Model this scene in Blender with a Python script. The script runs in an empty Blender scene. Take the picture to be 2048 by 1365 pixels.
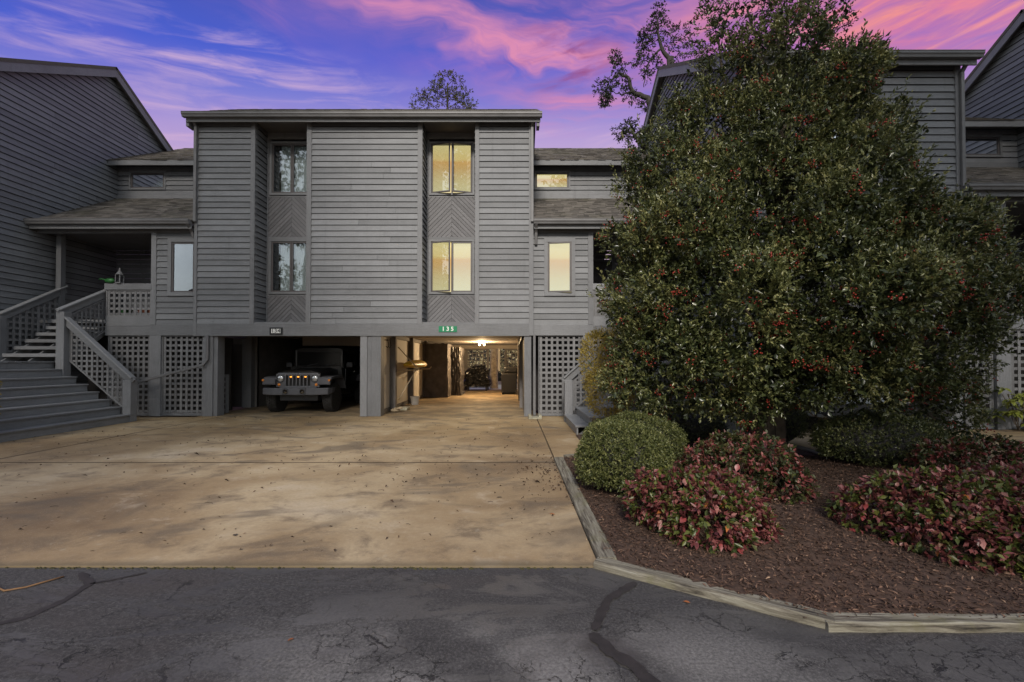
import bpy, math, random
import numpy as np
from mathutils import Vector, Matrix
random.seed(7); rng = np.random.default_rng(11)
S = bpy.context.scene
COL = S.collection
R = math.radians
# ------------------------------------------------------------------ camera
cam = bpy.data.objects.new('camera', bpy.data.cameras.new('camera')); COL.objects.link(cam)
cam.location = (0, 0, 1.5); cam.rotation_euler = (R(90.9), 0, 0)
cam.data.sensor_width = 36; cam.data.lens = 16.0; cam.data.shift_y = 0.0127
cam.data.clip_start = .05; cam.data.clip_end = 1500
S.camera = cam
# ------------------------------------------------------------------ exposure
S.view_settings.view_transform = 'Standard'; S.view_settings.look = 'None'
S.view_settings.gamma = 1; S.view_settings.use_curve_mapping = False
EXPO = 1.05
S.view_settings.exposure = EXPO
S.cycles.max_bounces = 8; S.cycles.transparent_max_bounces = 12
S.cycles.caustics_reflective = False; S.cycles.caustics_refractive = False
SUN_EL, SUN_AZ = R(33), R(183)      # azimuth the light comes from, clockwise from +Y
# ------------------------------------------------------------------ node helper
class NT:
    def __init__(s, tree): s.t = tree; s.n = tree.nodes; s.l = tree.links
    def node(s, typ, **kw):
        n = s.n.new(typ)
        for k, v in kw.items(): setattr(n, k, v)
        return n
    def put(s, sock, v):
        if v is None: return
        if isinstance(v, bpy.types.NodeSocket): s.l.new(v, sock)
        elif isinstance(v, (tuple, list)) and sock.type == 'RGBA' and len(v) == 3: sock.default_value = (*v, 1)
        else: sock.default_value = v
    def m(s, op, a, b=None, c=None, clamp=False):
        n = s.node('ShaderNodeMath', operation=op, use_clamp=clamp)
        s.put(n.inputs[0], a); s.put(n.inputs[1], b); s.put(n.inputs[2], c)
        return n.outputs[0]
    def vm(s, op, a, b=None):
        n = s.node('ShaderNodeVectorMath', operation=op)
        s.put(n.inputs[0], a); s.put(n.inputs[1], b)
        return n.outputs[0]
    def mix(s, f, a, b, blend='MIX'):
        n = s.node('ShaderNodeMix', data_type='RGBA', blend_type=blend)
        s.put(n.inputs[0], f); s.put(n.inputs[6], a); s.put(n.inputs[7], b)
        return n.outputs[2]
    def ramp(s, f, stops, interp='LINEAR'):
        n = s.node('ShaderNodeValToRGB'); r = n.color_ramp; r.interpolation = interp
        while len(r.elements) < len(stops): r.elements.new(.5)
        for e, (p, c) in zip(r.elements, stops):
            e.position = p; e.color = (*(c if isinstance(c, tuple) else (c, c, c)), 1)
        s.put(n.inputs[0], f)
        return n.outputs[0]
    def noise(s, vec, scale, detail=4, rough=.55, dist=0):
        n = s.node('ShaderNodeTexNoise'); s.put(n.inputs['Vector'], vec)
        n.inputs['Scale'].default_value = scale; n.inputs['Detail'].default_value = detail
        n.inputs['Roughness'].default_value = rough; n.inputs['Distortion'].default_value = dist
        return n.outputs[0]
    def voro(s, vec, scale, feat='F1', rand=1.0):
        n = s.node('ShaderNodeTexVoronoi', feature=feat); s.put(n.inputs['Vector'], vec)
        n.inputs['Scale'].default_value = scale; n.inputs['Randomness'].default_value = rand
        return n
    def xyz(s, x, y, z):
        n = s.node('ShaderNodeCombineXYZ'); s.put(n.inputs[0], x); s.put(n.inputs[1], y); s.put(n.inputs[2], z)
        return n.outputs[0]
    def sep(s, v):
        n = s.node('ShaderNodeSeparateXYZ'); s.put(n.inputs[0], v); return n.outputs
    def smooth(s, x, a, b):
        n = s.node('ShaderNodeMapRange', interpolation_type='SMOOTHSTEP')
        s.put(n.inputs[0], x); n.inputs[1].default_value = a; n.inputs[2].default_value = b
        return n.outputs[0]
# ------------------------------------------------------------------ sky
W = bpy.data.worlds.new('World'); S.world = W; W.use_nodes = True
w = NT(W.node_tree); w.n.clear()
gdir = w.node('ShaderNodeTexCoord').outputs['Generated']
dx, dy, dz = w.sep(gdir)
az = w.m('ARCTAN2', dx, dy); el = w.m('ARCSINE', w.m('MINIMUM', w.m('MAXIMUM', dz, -1), 1))
base = w.ramp(w.m('DIVIDE', w.m('ADD', el, w.m('MULTIPLY', w.m('MINIMUM', w.m('MULTIPLY', az, az), 1.0), .15)), 1.571), [(0.0, (.70, .52, .58)), (.25, (.62, .45, .66)), (.295, (.44, .34, .68)), (.33, (.20, .21, .66)), (.37, (.075, .12, .62)), (.43, (.055, .09, .46)), (.62, (.10, .12, .42)), (1.0, (.12, .13, .34))])
def blob(a0, e0, sa, se, rot=0.0, p=2.0):
    a = w.m('SUBTRACT', az, a0); e = w.m('SUBTRACT', el, e0)
    c, s_ = math.cos(rot), math.sin(rot)
    u = w.m('DIVIDE', w.m('ADD', w.m('MULTIPLY', a, c), w.m('MULTIPLY', e, s_)), sa)
    v = w.m('DIVIDE', w.m('SUBTRACT', w.m('MULTIPLY', e, c), w.m('MULTIPLY', a, s_)), se)
    q = w.m('ADD', w.m('MULTIPLY', u, u), w.m('MULTIPLY', v, v))
    return w.m('EXPONENT', w.m('MULTIPLY', q, -1))
def addm(*xs):
    r = xs[0]
    for x in xs[1:]: r = w.m('ADD', r, x)
    return r
wob = w.noise(w.xyz(w.m('MULTIPLY', az, 3), w.m('MULTIPLY', el, 6), 2.0), 1.0, 3)
wobo = w.m('MULTIPLY', w.m('SUBTRACT', wob, .5), 1.3)
st1 = w.noise(w.xyz(w.m('ADD', w.m('MULTIPLY', az, 3.0), wobo), w.m('ADD', w.m('MULTIPLY', el, 17), w.m('ADD', w.m('MULTIPLY', az, 2.2), w.m('MULTIPLY', wobo, 2.0))), 5.0), 1.0, 7, .58, .3)
st2 = w.noise(w.xyz(w.m('ADD', w.m('MULTIPLY', az, 5.0), wobo), w.m('ADD', w.m('MULTIPLY', el, 34), w.m('MULTIPLY', az, -4.5)), 9.0), 1.0, 6, .6, .5)
m1 = w.smooth(st1, .34, .80); m2 = w.smooth(st2, .42, .74)
mask_top = addm(blob(-.24, .655, .26, .045, .10), blob(-.08, .60, .16, .040, -.05), blob(.10, .585, .13, .07, .0), blob(.15, .50, .12, .03, .1), blob(.35, .62, .3, .10))
mask_wisp = addm(blob(-.62, .50, .16, .03, .1), blob(-.50, .535, .22, .028, -.05), w.m('MULTIPLY', blob(-.86, .53, .10, .05, -.35), .8), blob(-.57, .44, .05, .012), blob(-.35, .50, .3, .02, .05))
mask_right = addm(blob(.68, .54, .22, .055, .12), blob(.80, .48, .2, .05, .2), blob(.50, .56, .18, .06))
c = w.mix(w.m('MULTIPLY', w.smooth(wob, .4, .7), .22), base, (.30, .17, .55))
c = w.mix(w.m('MULTIPLY', w.m('MULTIPLY', m2, mask_wisp), .85, clamp=True), c, (.50, .36, .66))
c = w.mix(w.m('MULTIPLY', w.m('ADD', w.m('MULTIPLY', m1, 1.0), .04), mask_top, clamp=True), c, (.72, .27, .46))
c = w.mix(w.m('MULTIPLY', w.m('MULTIPLY', m2, blob(.12, .585, .10, .05)), 1.3, clamp=True), c, (.30, .07, .22))
c = w.mix(w.m('MULTIPLY', w.m('ADD', w.m('MULTIPLY', m1, .8), .28), mask_right, clamp=True), c, (.86, .24, .32))
c = w.mix(w.m('MULTIPLY', w.m('MULTIPLY', m2, w.m('MULTIPLY', mask_right, .8)), 1.0, clamp=True), c, (1.0, .33, .24))
c = w.mix(w.m('MULTIPLY', w.smooth(el, .52, .40), w.m('MULTIPLY', m2, .5)), c, (.86, .55, .66))
nish = w.node('ShaderNodeTexSky', sky_type='NISHITA', sun_disc=False, sun_elevation=SUN_EL, sun_rotation=SUN_AZ)
back = w.mix(.80, w.mix(1.0, nish.outputs[0], (.085, .085, .085), 'MULTIPLY'), w.mix(w.noise(w.vm('MULTIPLY', gdir, (2, 2, 5)), 1.3, 5), (.23, .26, .29), (.54, .56, .56)))
front_k = w.smooth(dy, -.25, .42)
sky_c = w.mix(front_k, back, w.mix(1.0, c, (1 / 2 ** EXPO,) * 3, 'MULTIPLY'))
bg = w.node('ShaderNodeBackground'); w.put(bg.inputs[0], sky_c); bg.inputs[1].default_value = 1.0
w.l.new(bg.outputs[0], w.node('ShaderNodeOutputWorld').inputs[0])
# ------------------------------------------------------------------ sun
sun = bpy.data.objects.new('sun', bpy.data.lights.new('sun', 'SUN')); COL.objects.link(sun)
sun.data.energy = 1.5; sun.data.angle = R(11); sun.data.color = (1.0, .92, .82)
sdir = Vector((math.sin(SUN_AZ) * math.cos(SUN_EL), math.cos(SUN_AZ) * math.cos(SUN_EL), math.sin(SUN_EL)))
sun.rotation_euler = sdir.to_track_quat('Z', 'Y').to_euler(); sun.location = (-5, -20, 20)

# ================================================================== helpers
HOR, FP, CH = 723.0, 910.0, 1.5
def PX(px, Y): return (px - 1024) * Y / FP
def PZ(py, Y): return CH - (py - HOR) * Y / FP
WL = {}
def wl(o): return WL.get(o.name, Vector((0, 0, 0)))
def tagit(o, label=None, cat=None, group=None, kind=None):
    if label: o['label'] = label
    if cat: o['category'] = cat
    if group: o['group'] = group
    if kind: o['kind'] = kind
    return o
def root(name, loc, label, cat, group=None):
    o = bpy.data.objects.new(name, None); COL.objects.link(o); o.location = loc
    o.empty_display_size = .2
    WL[o.name] = Vector(loc)
    return tagit(o, label, cat, group)
def attach(o, parent):
    if parent is not None:
        o.parent = parent; o.matrix_parent_inverse = Matrix.Translation(-wl(parent))
    return o
def link(name, me, parent=None, loc=(0, 0, 0), rz=0.0, scale=None, rot=None):
    o = bpy.data.objects.new(name, me); COL.objects.link(o)
    o.location = loc
    o.rotation_euler = rot if rot is not None else (0, 0, rz)
    if scale: o.scale = scale
    WL[o.name] = Vector(loc)
    return attach(o, parent)
class MB:
    def __init__(s): s.v = []; s.f = []; s.t = []
    def add(s, vs, fs, tone=.5):
        b = len(s.v); s.v += [tuple(p) for p in vs]; s.f += [tuple(b + i for i in f) for f in fs]
        s.t += [tone] * len(vs); return s
    def box(s, x0, x1, y0, y1, z0, z1, T=None, tone=.5):
        vs = [(x, y, z) for z in (z0, z1) for y in (y0, y1) for x in (x0, x1)]
        if T: vs = [T(*p) for p in vs]
        return s.add(vs, [(0, 2, 3, 1), (4, 5, 7, 6), (0, 1, 5, 4), (2, 6, 7, 3), (0, 4, 6, 2), (1, 3, 7, 5)], tone)
    def obox(s, p0, p1, wid, thk, up=(0, 0, 1), tone=.5):
        p0 = Vector(p0); p1 = Vector(p1); d = (p1 - p0).normalized(); u = Vector(up)
        sd = d.cross(u)
        if sd.length < 1e-4: sd = d.cross(Vector((1, 0, 0)))
        sd.normalize(); u = sd.cross(d).normalized()
        vs = [p + sd * a * wid / 2 + u * b * thk / 2 for p in (p0, p1) for b in (-1, 1) for a in (-1, 1)]
        return s.add(vs, [(0, 2, 3, 1), (4, 5, 7, 6), (0, 1, 5, 4), (2, 6, 7, 3), (0, 4, 6, 2), (1, 3, 7, 5)], tone)
    def prism(s, poly, a, b, T):
        n = len(poly)
        vs = [T(u, a, v) for u, v in poly] + [T(u, b, v) for u, v in poly]
        fs = [tuple(range(n))[::-1], tuple(range(n, 2 * n))] + [(i, (i + 1) % n, n + (i + 1) % n, n + i) for i in range(n)]
        return s.add(vs, fs)
    def tube(s, pts, rad, n=8, cap=True, tone=.5):
        pts = [Vector(p) for p in pts]
        if not hasattr(rad, '__len__'): rad = [rad] * len(pts)
        vs = []; ref = None
        for i, p in enumerate(pts):
            d = (pts[min(i + 1, len(pts) - 1)] - pts[max(i - 1, 0)]).normalized()
            if ref is None:
                ref = d.cross(Vector((.3, .2, 1))) if abs(d.z) < .9 else d.cross(Vector((1, 0, 0)))
            ref = (ref - d * ref.dot(d)).normalized(); b = d.cross(ref)
            for k in range(n):
                a = 2 * math.pi * k / n
                vs.append(p + (ref * math.cos(a) + b * math.sin(a)) * rad[i])
        fs = [(i * n + k, i * n + (k + 1) % n, (i + 1) * n + (k + 1) % n, (i + 1) * n + k) for i in range(len(pts) - 1) for k in range(n)]
        if cap: fs += [tuple(range(n))[::-1], tuple(range((len(pts) - 1) * n, len(pts) * n))]
        return s.add(vs, fs, tone)
    def lathe(s, prof, c, axis='z', n=20, tone=.5):
        vs = []
        for r, h in prof:
            for k in range(n):
                a = 2 * math.pi * k / n; u, v = r * math.cos(a), r * math.sin(a)
                vs.append({'z': (c[0] + u, c[1] + v, c[2] + h), 'y': (c[0] + u, c[1] + h, c[2] + v), 'x': (c[0] + h, c[1] + u, c[2] + v)}[axis])
        m = len(prof)
        fs = [(i * n + k, i * n + (k + 1) % n, (i + 1) * n + (k + 1) % n, (i + 1) * n + k) for i in range(m - 1) for k in range(n)]
        fs += [tuple(range(n))[::-1], tuple(range((m - 1) * n, m * n))]
        return s.add(vs, fs, tone)
    def mesh(s, name, mat, smooth=False, tone=False):
        me = bpy.data.meshes.new(name); me.from_pydata(s.v, [], s.f)
        if mat: me.materials.append(mat)
        if smooth: me.shade_smooth()
        if tone:
            at = me.attributes.new('tone', 'FLOAT', 'POINT'); at.data.foreach_set('value', np.array(s.t, np.float32))
        me.update(); return me
    def build(s, name, mat, parent=None, smooth=False, tone=False, bevel=0, kind=None, label=None, rec=True):
        # recentre the mesh on its own middle so that each object has its origin where it stands
        c = Vector([(min(p[i] for p in s.v) + max(p[i] for p in s.v)) / 2 for i in range(3)])
        s.v = [(p[0] - c.x, p[1] - c.y, p[2] - c.z) for p in s.v]
        o = link(name, s.mesh(name, mat, smooth, tone), parent, c)
        if bevel:
            b = o.modifiers.new('bevel', 'BEVEL'); b.width = bevel; b.segments = 2; b.limit_method = 'ANGLE'; b.angle_limit = R(40)
        if kind: o['kind'] = kind
        if label: o['label'] = label
        return o
def tri_mesh(name, V, F, mat, tone=None, smooth=False):
    me = bpy.data.meshes.new(name); n = len(V); m = len(F); k = F.shape[1]
    me.vertices.add(n); me.vertices.foreach_set('co', V.astype(np.float32).ravel())
    me.loops.add(m * k); me.loops.foreach_set('vertex_index', F.astype(np.int32).ravel())
    me.polygons.add(m); me.polygons.foreach_set('loop_start', (np.arange(m) * k).astype(np.int32))
    try: me.polygons.foreach_set('loop_total', np.full(m, k, np.int32))
    except Exception: pass
    if tone is not None:
        at = me.attributes.new('tone', 'FLOAT', 'POINT'); at.data.foreach_set('value', tone.astype(np.float32))
    me.materials.append(mat); me.update(calc_edges=True)
    if smooth: me.shade_smooth()
    return me
def norm(a): return a / np.maximum(np.linalg.norm(a, axis=1, keepdims=True), 1e-9)
def leaf_arrays(P, D, N, L, Wd, tone, fold=.18, curl=.12):
    """folded pointed leaves, each with its own base, direction, normal and size"""
    D = norm(D); Sd = norm(np.cross(D, N)); N = norm(np.cross(Sd, D))
    L = L[:, None]; Wd = Wd[:, None]
    v0 = P; v1 = P + D * L * .48 + Sd * Wd * .5 + N * Wd * fold
    v2 = P + D * L - N * L * curl; v3 = P + D * L * .48 - Sd * Wd * .5 + N * Wd * fold
    n = len(P); V = np.stack([v0, v1, v2, v3], 1).reshape(-1, 3)
    i = np.arange(n) * 4
    F = np.stack([np.stack([i, i + 1, i + 2], 1), np.stack([i, i + 2, i + 3], 1)], 1).reshape(-1, 3)
    return V, F, np.repeat(tone, 4)
def rand_dirs(n):
    return norm(rng.normal(size=(n, 3)))
# ================================================================== materials
def mat(name): 
    m = bpy.data.materials.new(name); m.use_nodes = True; n = NT(m.node_tree); n.n.clear()
    b = n.node('ShaderNodeBsdfPrincipled'); o = n.node('ShaderNodeOutputMaterial'); n.l.new(b.outputs[0], o.inputs[0])
    return m, n, b, o
def bump(n, b, h, strength=.3, dist=.01):
    k = n.node('ShaderNodeBump'); k.inputs['Strength'].default_value = strength; k.inputs['Distance'].default_value = dist
    n.put(k.inputs['Height'], h); n.l.new(k.outputs[0], b.inputs['Normal'])
def pos(n): return n.node('ShaderNodeNewGeometry').outputs['Position']
def rnd(n): return n.node('ShaderNodeObjectInfo').outputs['Random']
def simple(name, col, rough=.6, metal=0, var=.12, scale=6, bmp=.1, spec=None, coat=0):
    m, n, b, o = mat(name); p = pos(n)
    f = n.noise(p, scale, 5)
    lo = tuple(c * (1 - var) for c in col); hi = tuple(min(1, c * (1 + var)) for c in col)
    n.put(b.inputs['Base Color'], n.ramp(f, [(.3, lo), (.7, hi)]))
    b.inputs['Roughness'].default_value = rough; b.inputs['Metallic'].default_value = metal
    if spec is not None: b.inputs['Specular IOR Level'].default_value = spec
    if coat: b.inputs['Coat Weight'].default_value = coat
    if bmp: bump(n, b, n.noise(p, scale * 12, 3), bmp, .004)
    return m
def siding_mat(name, col, axis=0, rough=.62):
    """painted rough sawn cedar: grain along the board, rubbed edges, grime, board to board variation"""
    m, n, b, o = mat(name); p = pos(n); r = rnd(n)
    off = n.xyz(n.m('MULTIPLY', r, 31.0), n.m('MULTIPLY', r, 17.0), n.m('MULTIPLY', r, 5.0))
    q = n.vm('ADD', p, off)
    st = {0: (1.2, 1.2, 26), 1: (1.2, 1.2, 26), 2: (26, 26, 1.2)}[axis]
    grain = n.noise(n.vm('MULTIPLY', q, st), 3.0, 8, .65)
    blot = n.noise(q, 1.4, 5, .6); fine = n.noise(q, 22, 4, .6)
    v = n.m('ADD', n.m('MULTIPLY', n.m('SUBTRACT', grain, .5), .75), n.m('MULTIPLY', n.m('SUBTRACT', blot, .5), .55))
    v = n.m('ADD', v, n.m('MULTIPLY', n.m('SUBTRACT', r, .5), .34))
    v = n.m('ADD', v, n.m('MULTIPLY', n.m('SUBTRACT', fine, .5), .25))
    v = n.m('ADD', v, .5)
    lo = tuple(c * .62 for c in col); mid = col; hi = tuple(min(1, c * 1.42) for c in col)
    c0 = n.ramp(v, [(.12, lo), (.5, mid), (.9, hi)])
    scuff = n.smooth(n.noise(n.vm('MULTIPLY', q, {0: (2, 2, 9), 1: (2, 2, 9), 2: (9, 9, 2)}[axis]), 2.2, 6, .7), .66, .80)
    stk = n.smooth(n.noise(n.vm('MULTIPLY', p, (7, 7, .35)), 1.0, 4, .6), .56, .74)
    c0 = n.mix(n.m('MULTIPLY', stk, .30), c0, tuple(c * .60 for c in col))
    c1 = n.mix(n.m('MULTIPLY', scuff, .40), c0, tuple(min(1, c * 1.75) for c in col))
    kn = n.voro(n.vm('MULTIPLY', q, (1.6, 1.6, 5)), 1.1)
    knot = n.smooth(kn.outputs['Distance'], .075, .03)
    c2 = n.mix(n.m('MULTIPLY', knot, .5), c1, tuple(c * .4 for c in col))
    n.put(b.inputs['Base Color'], c2)
    n.put(b.inputs['Roughness'], n.m('ADD', n.m('MULTIPLY', grain, .25), rough - .12))
    bump(n, b, n.m('ADD', grain, n.m('MULTIPLY', fine, .5)), .45, .006)
    return m
GREY = (.178, .183, .193)
M = {}
M['siding'] = siding_mat('painted_siding', GREY, 0)
M['trim_h'] = siding_mat('painted_trim_horizontal', (.184, .188, .198), 0)
M['trim_v'] = siding_mat('painted_trim_vertical', (.187, .190, .200), 2)
M['recess'] = siding_mat('painted_chevron', (.150, .148, .156), 0)
M['sash'] = simple('window_sash_paint', (.10, .09, .09), .5, var=.1)
M['gutter'] = simple('gutter_metal', (.150, .148, .152), .5, var=.18, scale=2.5, bmp=.03)
M['stair'] = siding_mat('deck_paint', (.215, .218, .226), 0, .5)
M['lattice'] = siding_mat('lattice_paint', (.172, .172, .178), 2)
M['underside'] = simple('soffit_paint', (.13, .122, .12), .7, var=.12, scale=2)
M['dark'] = simple('dark_interior', (.03, .028, .027), .8)  # near-black colour that stands for unlit insides
M['backing'] = simple('shade_backing', (.045, .042, .042), .8)  # near-black, so slots between boards read as shadow lines
def shingle_mat():
    m, n, b, o = mat('asphalt_shingle'); p = pos(n)
    t = n.node('ShaderNodeAttribute', attribute_name='tone').outputs['Fac']
    g = n.noise(p, 160, 2); bl = n.noise(p, .9, 4)
    v = n.m('ADD', n.m('MULTIPLY', t, .6), n.m('MULTIPLY', g, .4))
    c0 = n.ramp(v, [(.15, (.060, .053, .046)), (.45, (.115, .103, .090)), (.8, (.21, .19, .165))])
    c1 = n.mix(n.m('MULTIPLY', n.smooth(bl, .5, .72), .45), c0, (.085, .082, .045))
    n.put(b.inputs['Base Color'], c1); b.inputs['Roughness'].default_value = .9
    bump(n, b, g, .6, .004); return m
M['shingle'] = shingle_mat()
def concrete_mat(name, garage=False):
    m, n, b, o = mat(name); p = pos(n); px, py, pz = n.sep(p)
    big = n.noise(n.vm('ADD', n.vm('MULTIPLY', p, (.75, .8, 1)), (3.1, 7.7, 0)), .5, 6, .6, .5)
    mid = n.noise(n.vm('MULTIPLY', p, (.8, 1.0, 1)), 1.7, 8, .68, .4)
    fin = n.noise(p, 26, 5, .7); grit = n.noise(p, 130, 2, .7)
    c0 = n.ramp(big, [(.32, (.20, .13, .068)), (.46, (.36, .255, .140)), (.58, (.51, .395, .245)), (.72, (.62, .52, .385))])
    yel = n.smooth(py, 6.0, 11.5)
    c1 = n.mix(n.m('MULTIPLY', yel, n.m('ADD', n.m('MULTIPLY', mid, .7), .15)), c0, (.30, .19, .07))
    c2 = n.mix(n.m('MULTIPLY', n.smooth(mid, .49, .66), .72), c1, (.14, .10, .064))
    c3 = n.mix(n.m('MULTIPLY', n.smooth(mid, .44, .30), .5), c2, (.60, .50, .37))
    # old drips and blots
    q = n.vm('ADD', n.vm('MULTIPLY', p, (.55, .9, 1)), (.4, 1.9, 0))
    st = n.noise(q, 1.05, 3, .55, 1.2)
    c4 = n.mix(n.m('MULTIPLY', n.smooth(st, .54, .68), .68), c3, (.115, .09, .065))
    c5 = n.mix(n.m('MULTIPLY', n.smooth(n.noise(p, 7.5, 4, .7), .60, .74), .30), c4, (.58, .54, .44))
    c6 = n.mix(n.m('MULTIPLY', n.smooth(n.noise(n.vm('MULTIPLY', p, (.8, 2.2, 1)), 8.0, 6, .75), .60, .72), .40), c5, (.20, .145, .085))
    sp = n.voro(p, 95).outputs['Distance']
    c7 = n.mix(n.m('MULTIPLY', n.smooth(sp, .26, .08), .5), c6, (.62, .55, .43))
    c8 = n.mix(n.m('MULTIPLY', n.m('SUBTRACT', fin, .30), .8, clamp=True), c7, (.16, .115, .07))
    # pressure-washed patch near the kerb corner, dirt along the front edge
    edge = n.m('MULTIPLY', n.smooth(n.m('ADD', py, n.m('MULTIPLY', mid, .16)), 3.56, 3.44), .7)
    c9 = n.mix(edge, c8, (.12, .095, .055))
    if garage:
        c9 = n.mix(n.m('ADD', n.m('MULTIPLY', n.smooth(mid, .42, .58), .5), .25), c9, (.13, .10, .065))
    n.put(b.inputs['Base Color'], c9)
    n.put(b.inputs['Roughness'], n.m('ADD', .62, n.m('MULTIPLY', mid, .3)))
    bump(n, b, n.m('ADD', n.m('MULTIPLY', fin, .7), n.m('MULTIPLY', grit, .5)), .5, .006); return m
M['concrete'] = concrete_mat('driveway_concrete'); M['garage_concrete'] = concrete_mat('garage_concrete', True)
def asphalt_mat():
    m, n, b, o = mat('old_asphalt'); p = pos(n); px, py, pz = n.sep(p)
    wv = n.noise(p, 3.4, 6, .7)
    big = n.noise(n.vm('MULTIPLY', p, (.7, 1.5, 1)), 1.0, 6, .62, .6)
    patch = n.noise(n.vm('MULTIPLY', p, (.8, 2.0, 1)), 1.7, 6, .64, .8)
    agg = n.voro(p, 190); aggc = n.noise(p, 260, 2, .7); fin = n.noise(p, 60, 4, .7)
    seal = n.smooth(patch, .47, .56)                    # where the seal coat is left
    c0 = n.ramp(n.m('ADD', n.m('MULTIPLY', fin, .5), n.m('MULTIPLY', aggc, .5)), [(.32, (.014, .013, .014)), (.5, (.044, .041, .041)), (.66, (.15, .142, .138))])
    c1 = n.ramp(n.m('ADD', n.m('MULTIPLY', big, .6), n.m('MULTIPLY', fin, .4)), [(.3, (.030, .029, .028)), (.7, (.115, .110, .105))])
    col = n.mix(seal, c0, c1)
    col = n.mix(n.m('MULTIPLY', n.smooth(n.noise(n.vm('MULTIPLY', p, (.5, .9, 1)), 1.3, 4), .52, .66), .5), col, (.060, .050, .048))
    pale = n.m('MULTIPLY', n.smooth(py, 2.9, 2.3), n.m('MULTIPLY', n.smooth(n.noise(p, 1.3, 4), .38, .60), n.smooth(n.m('ABSOLUTE', n.m('SUBTRACT', px, .1)), 2.2, .6)))  # worn middle of the road, with the pool of light painted in
    col = n.mix(n.m('MULTIPLY', pale, .6), col, n.ramp(fin, [(.3, (.12, .115, .11)), (.65, (.34, .325, .31))]))
    # crazed cracks
    warp = n.vm('ADD', p, n.vm('MULTIPLY', n.xyz(wv, n.noise(n.vm('ADD', p, (9, 3, 0)), 3.4, 6, .7), 0.0), (.34, .34, 0)))
    e1 = n.voro(warp, 3.6, 'DISTANCE_TO_EDGE').outputs['Distance']
    e2 = n.voro(warp, 6.5, 'DISTANCE_TO_EDGE').outputs['Distance']
    e3 = n.voro(warp, 1.6, 'DISTANCE_TO_EDGE').outputs['Distance']
    k1 = n.m('MULTIPLY', n.smooth(e1, .012, .003), n.smooth(n.noise(n.vm('ADD', p, (4, 7, 0)), .9, 3), .52, .60))
    k2 = n.m('MULTIPLY', n.smooth(e2, .026, .006), n.m('MULTIPLY', n.smooth(n.noise(n.vm('ADD', p, (1.3, 2, 0)), 1.3, 3), .48, .56), n.smooth(py, 3.1, 2.5)))
    k3 = n.m('MULTIPLY', n.smooth(e3, .0045, .001), n.smooth(n.noise(n.vm('ADD', p, (14, 7, 0)), .8, 3), .50, .58))
    k = n.m('MAXIMUM', n.m('MAXIMUM', k1, k2), k3)
    col = n.mix(n.m('MULTIPLY', k, .9), col, (.010, .009, .009))
    lit = n.smooth(agg.outputs['Distance'], .20, .05)
    spk = n.m('MULTIPLY', lit, n.smooth(n.sep(agg.outputs['Color'])[0], .82, .92))
    col = n.mix(n.m('MULTIPLY', spk, .7), col, (.42, .40, .37))
    n.put(b.inputs['Base Color'], col)
    n.put(b.inputs['Roughness'], n.m('SUBTRACT', .82, n.m('MULTIPLY', seal, .30)))
    hgt = n.m('SUBTRACT', n.m('ADD', n.m('MULTIPLY', n.m('ADD', fin, aggc), n.m('SUBTRACT', 1.0, n.m('MULTIPLY', seal, .6))), n.m('MULTIPLY', seal, .5)), n.m('MULTIPLY', k, 2.0))
    bump(n, b, hgt, .55, .006); return m
M['asphalt'] = asphalt_mat()
M['tar'] = simple('crack_sealer', (.030, .025, .024), .75, var=.35, scale=14, bmp=.35)
M['joint'] = simple('joint_dirt', (.095, .070, .045), .95)
M['moss'] = simple('joint_moss', (.050, .045, .016), .9, var=.6, scale=10, bmp=.5)
def leaf_mat(name, stops, rough=.38, transl=.22, spec=.5):
    m, n, b, o = mat(name)
    t = n.node('ShaderNodeAttribute', attribute_name='tone').outputs['Fac']
    col = n.ramp(t, stops)
    n.put(b.inputs['Base Color'], col); b.inputs['Roughness'].default_value = rough
    b.inputs['Specular IOR Level'].default_value = spec
    tr = n.node('ShaderNodeBsdfTranslucent'); n.put(tr.inputs[0], col)
    mx = n.node('ShaderNodeMixShader'); mx.inputs[0].default_value = transl
    n.l.new(b.outputs[0], mx.inputs[1]); n.l.new(tr.outputs[0], mx.inputs[2]); n.l.new(mx.outputs[0], o.inputs[0]); return m
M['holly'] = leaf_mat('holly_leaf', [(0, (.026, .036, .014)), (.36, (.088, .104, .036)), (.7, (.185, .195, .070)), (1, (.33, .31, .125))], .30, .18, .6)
M['box'] = leaf_mat('boxwood_leaf', [(0, (.035, .048, .014)), (.5, (.115, .132, .040)), (1, (.29, .29, .11))], .42)
M['cedar'] = leaf_mat('golden_cypress', [(0, (.16, .13, .025)), (.5, (.38, .28, .05)), (1, (.58, .46, .09))], .6)
M['tree_far'] = leaf_mat('far_tree_leaf', [(0, (.03, .034, .012)), (.5, (.08, .082, .028)), (1, (.17, .14, .05))], .55)
M['oak'] = leaf_mat('oak_leaf', [(0, (.012, .016, .009)), (.5, (.028, .036, .016)), (1, (.06, .065, .03))], .5)
M['nandina'] = leaf_mat('nandina_foliage', [(0, (.055, .017, .017)), (.25, (.13, .034, .034)), (.45, (.23, .068, .066)), (.58, (.30, .125, .105)), (.68, (.10, .095, .024)), (.85, (.055, .080, .02)), (1, (.15, .16, .035))], .4, .2)
M['nandina_green'] = leaf_mat('nandina_green_foliage', [(0, (.025, .030, .012)), (.4, (.055, .065, .022)), (.7, (.095, .090, .03)), (.8, (.13, .040, .035)), (1, (.26, .065, .06))], .42, .2)
for nm, cc in (('leaf_crimson', (.24, .045, .046)), ('leaf_rose', (.32, .125, .11)), ('leaf_plum', (.15, .040, .045)), ('leaf_green', (.075, .10, .022)), ('leaf_orange', (.32, .11, .03))):
    M[nm] = simple(nm, cc, .4, var=.35, scale=25, bmp=.1)
M['aucuba'] = simple('aucuba_leaf', (.20, .22, .035), .35, var=.45, scale=30, bmp=.05)
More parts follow.
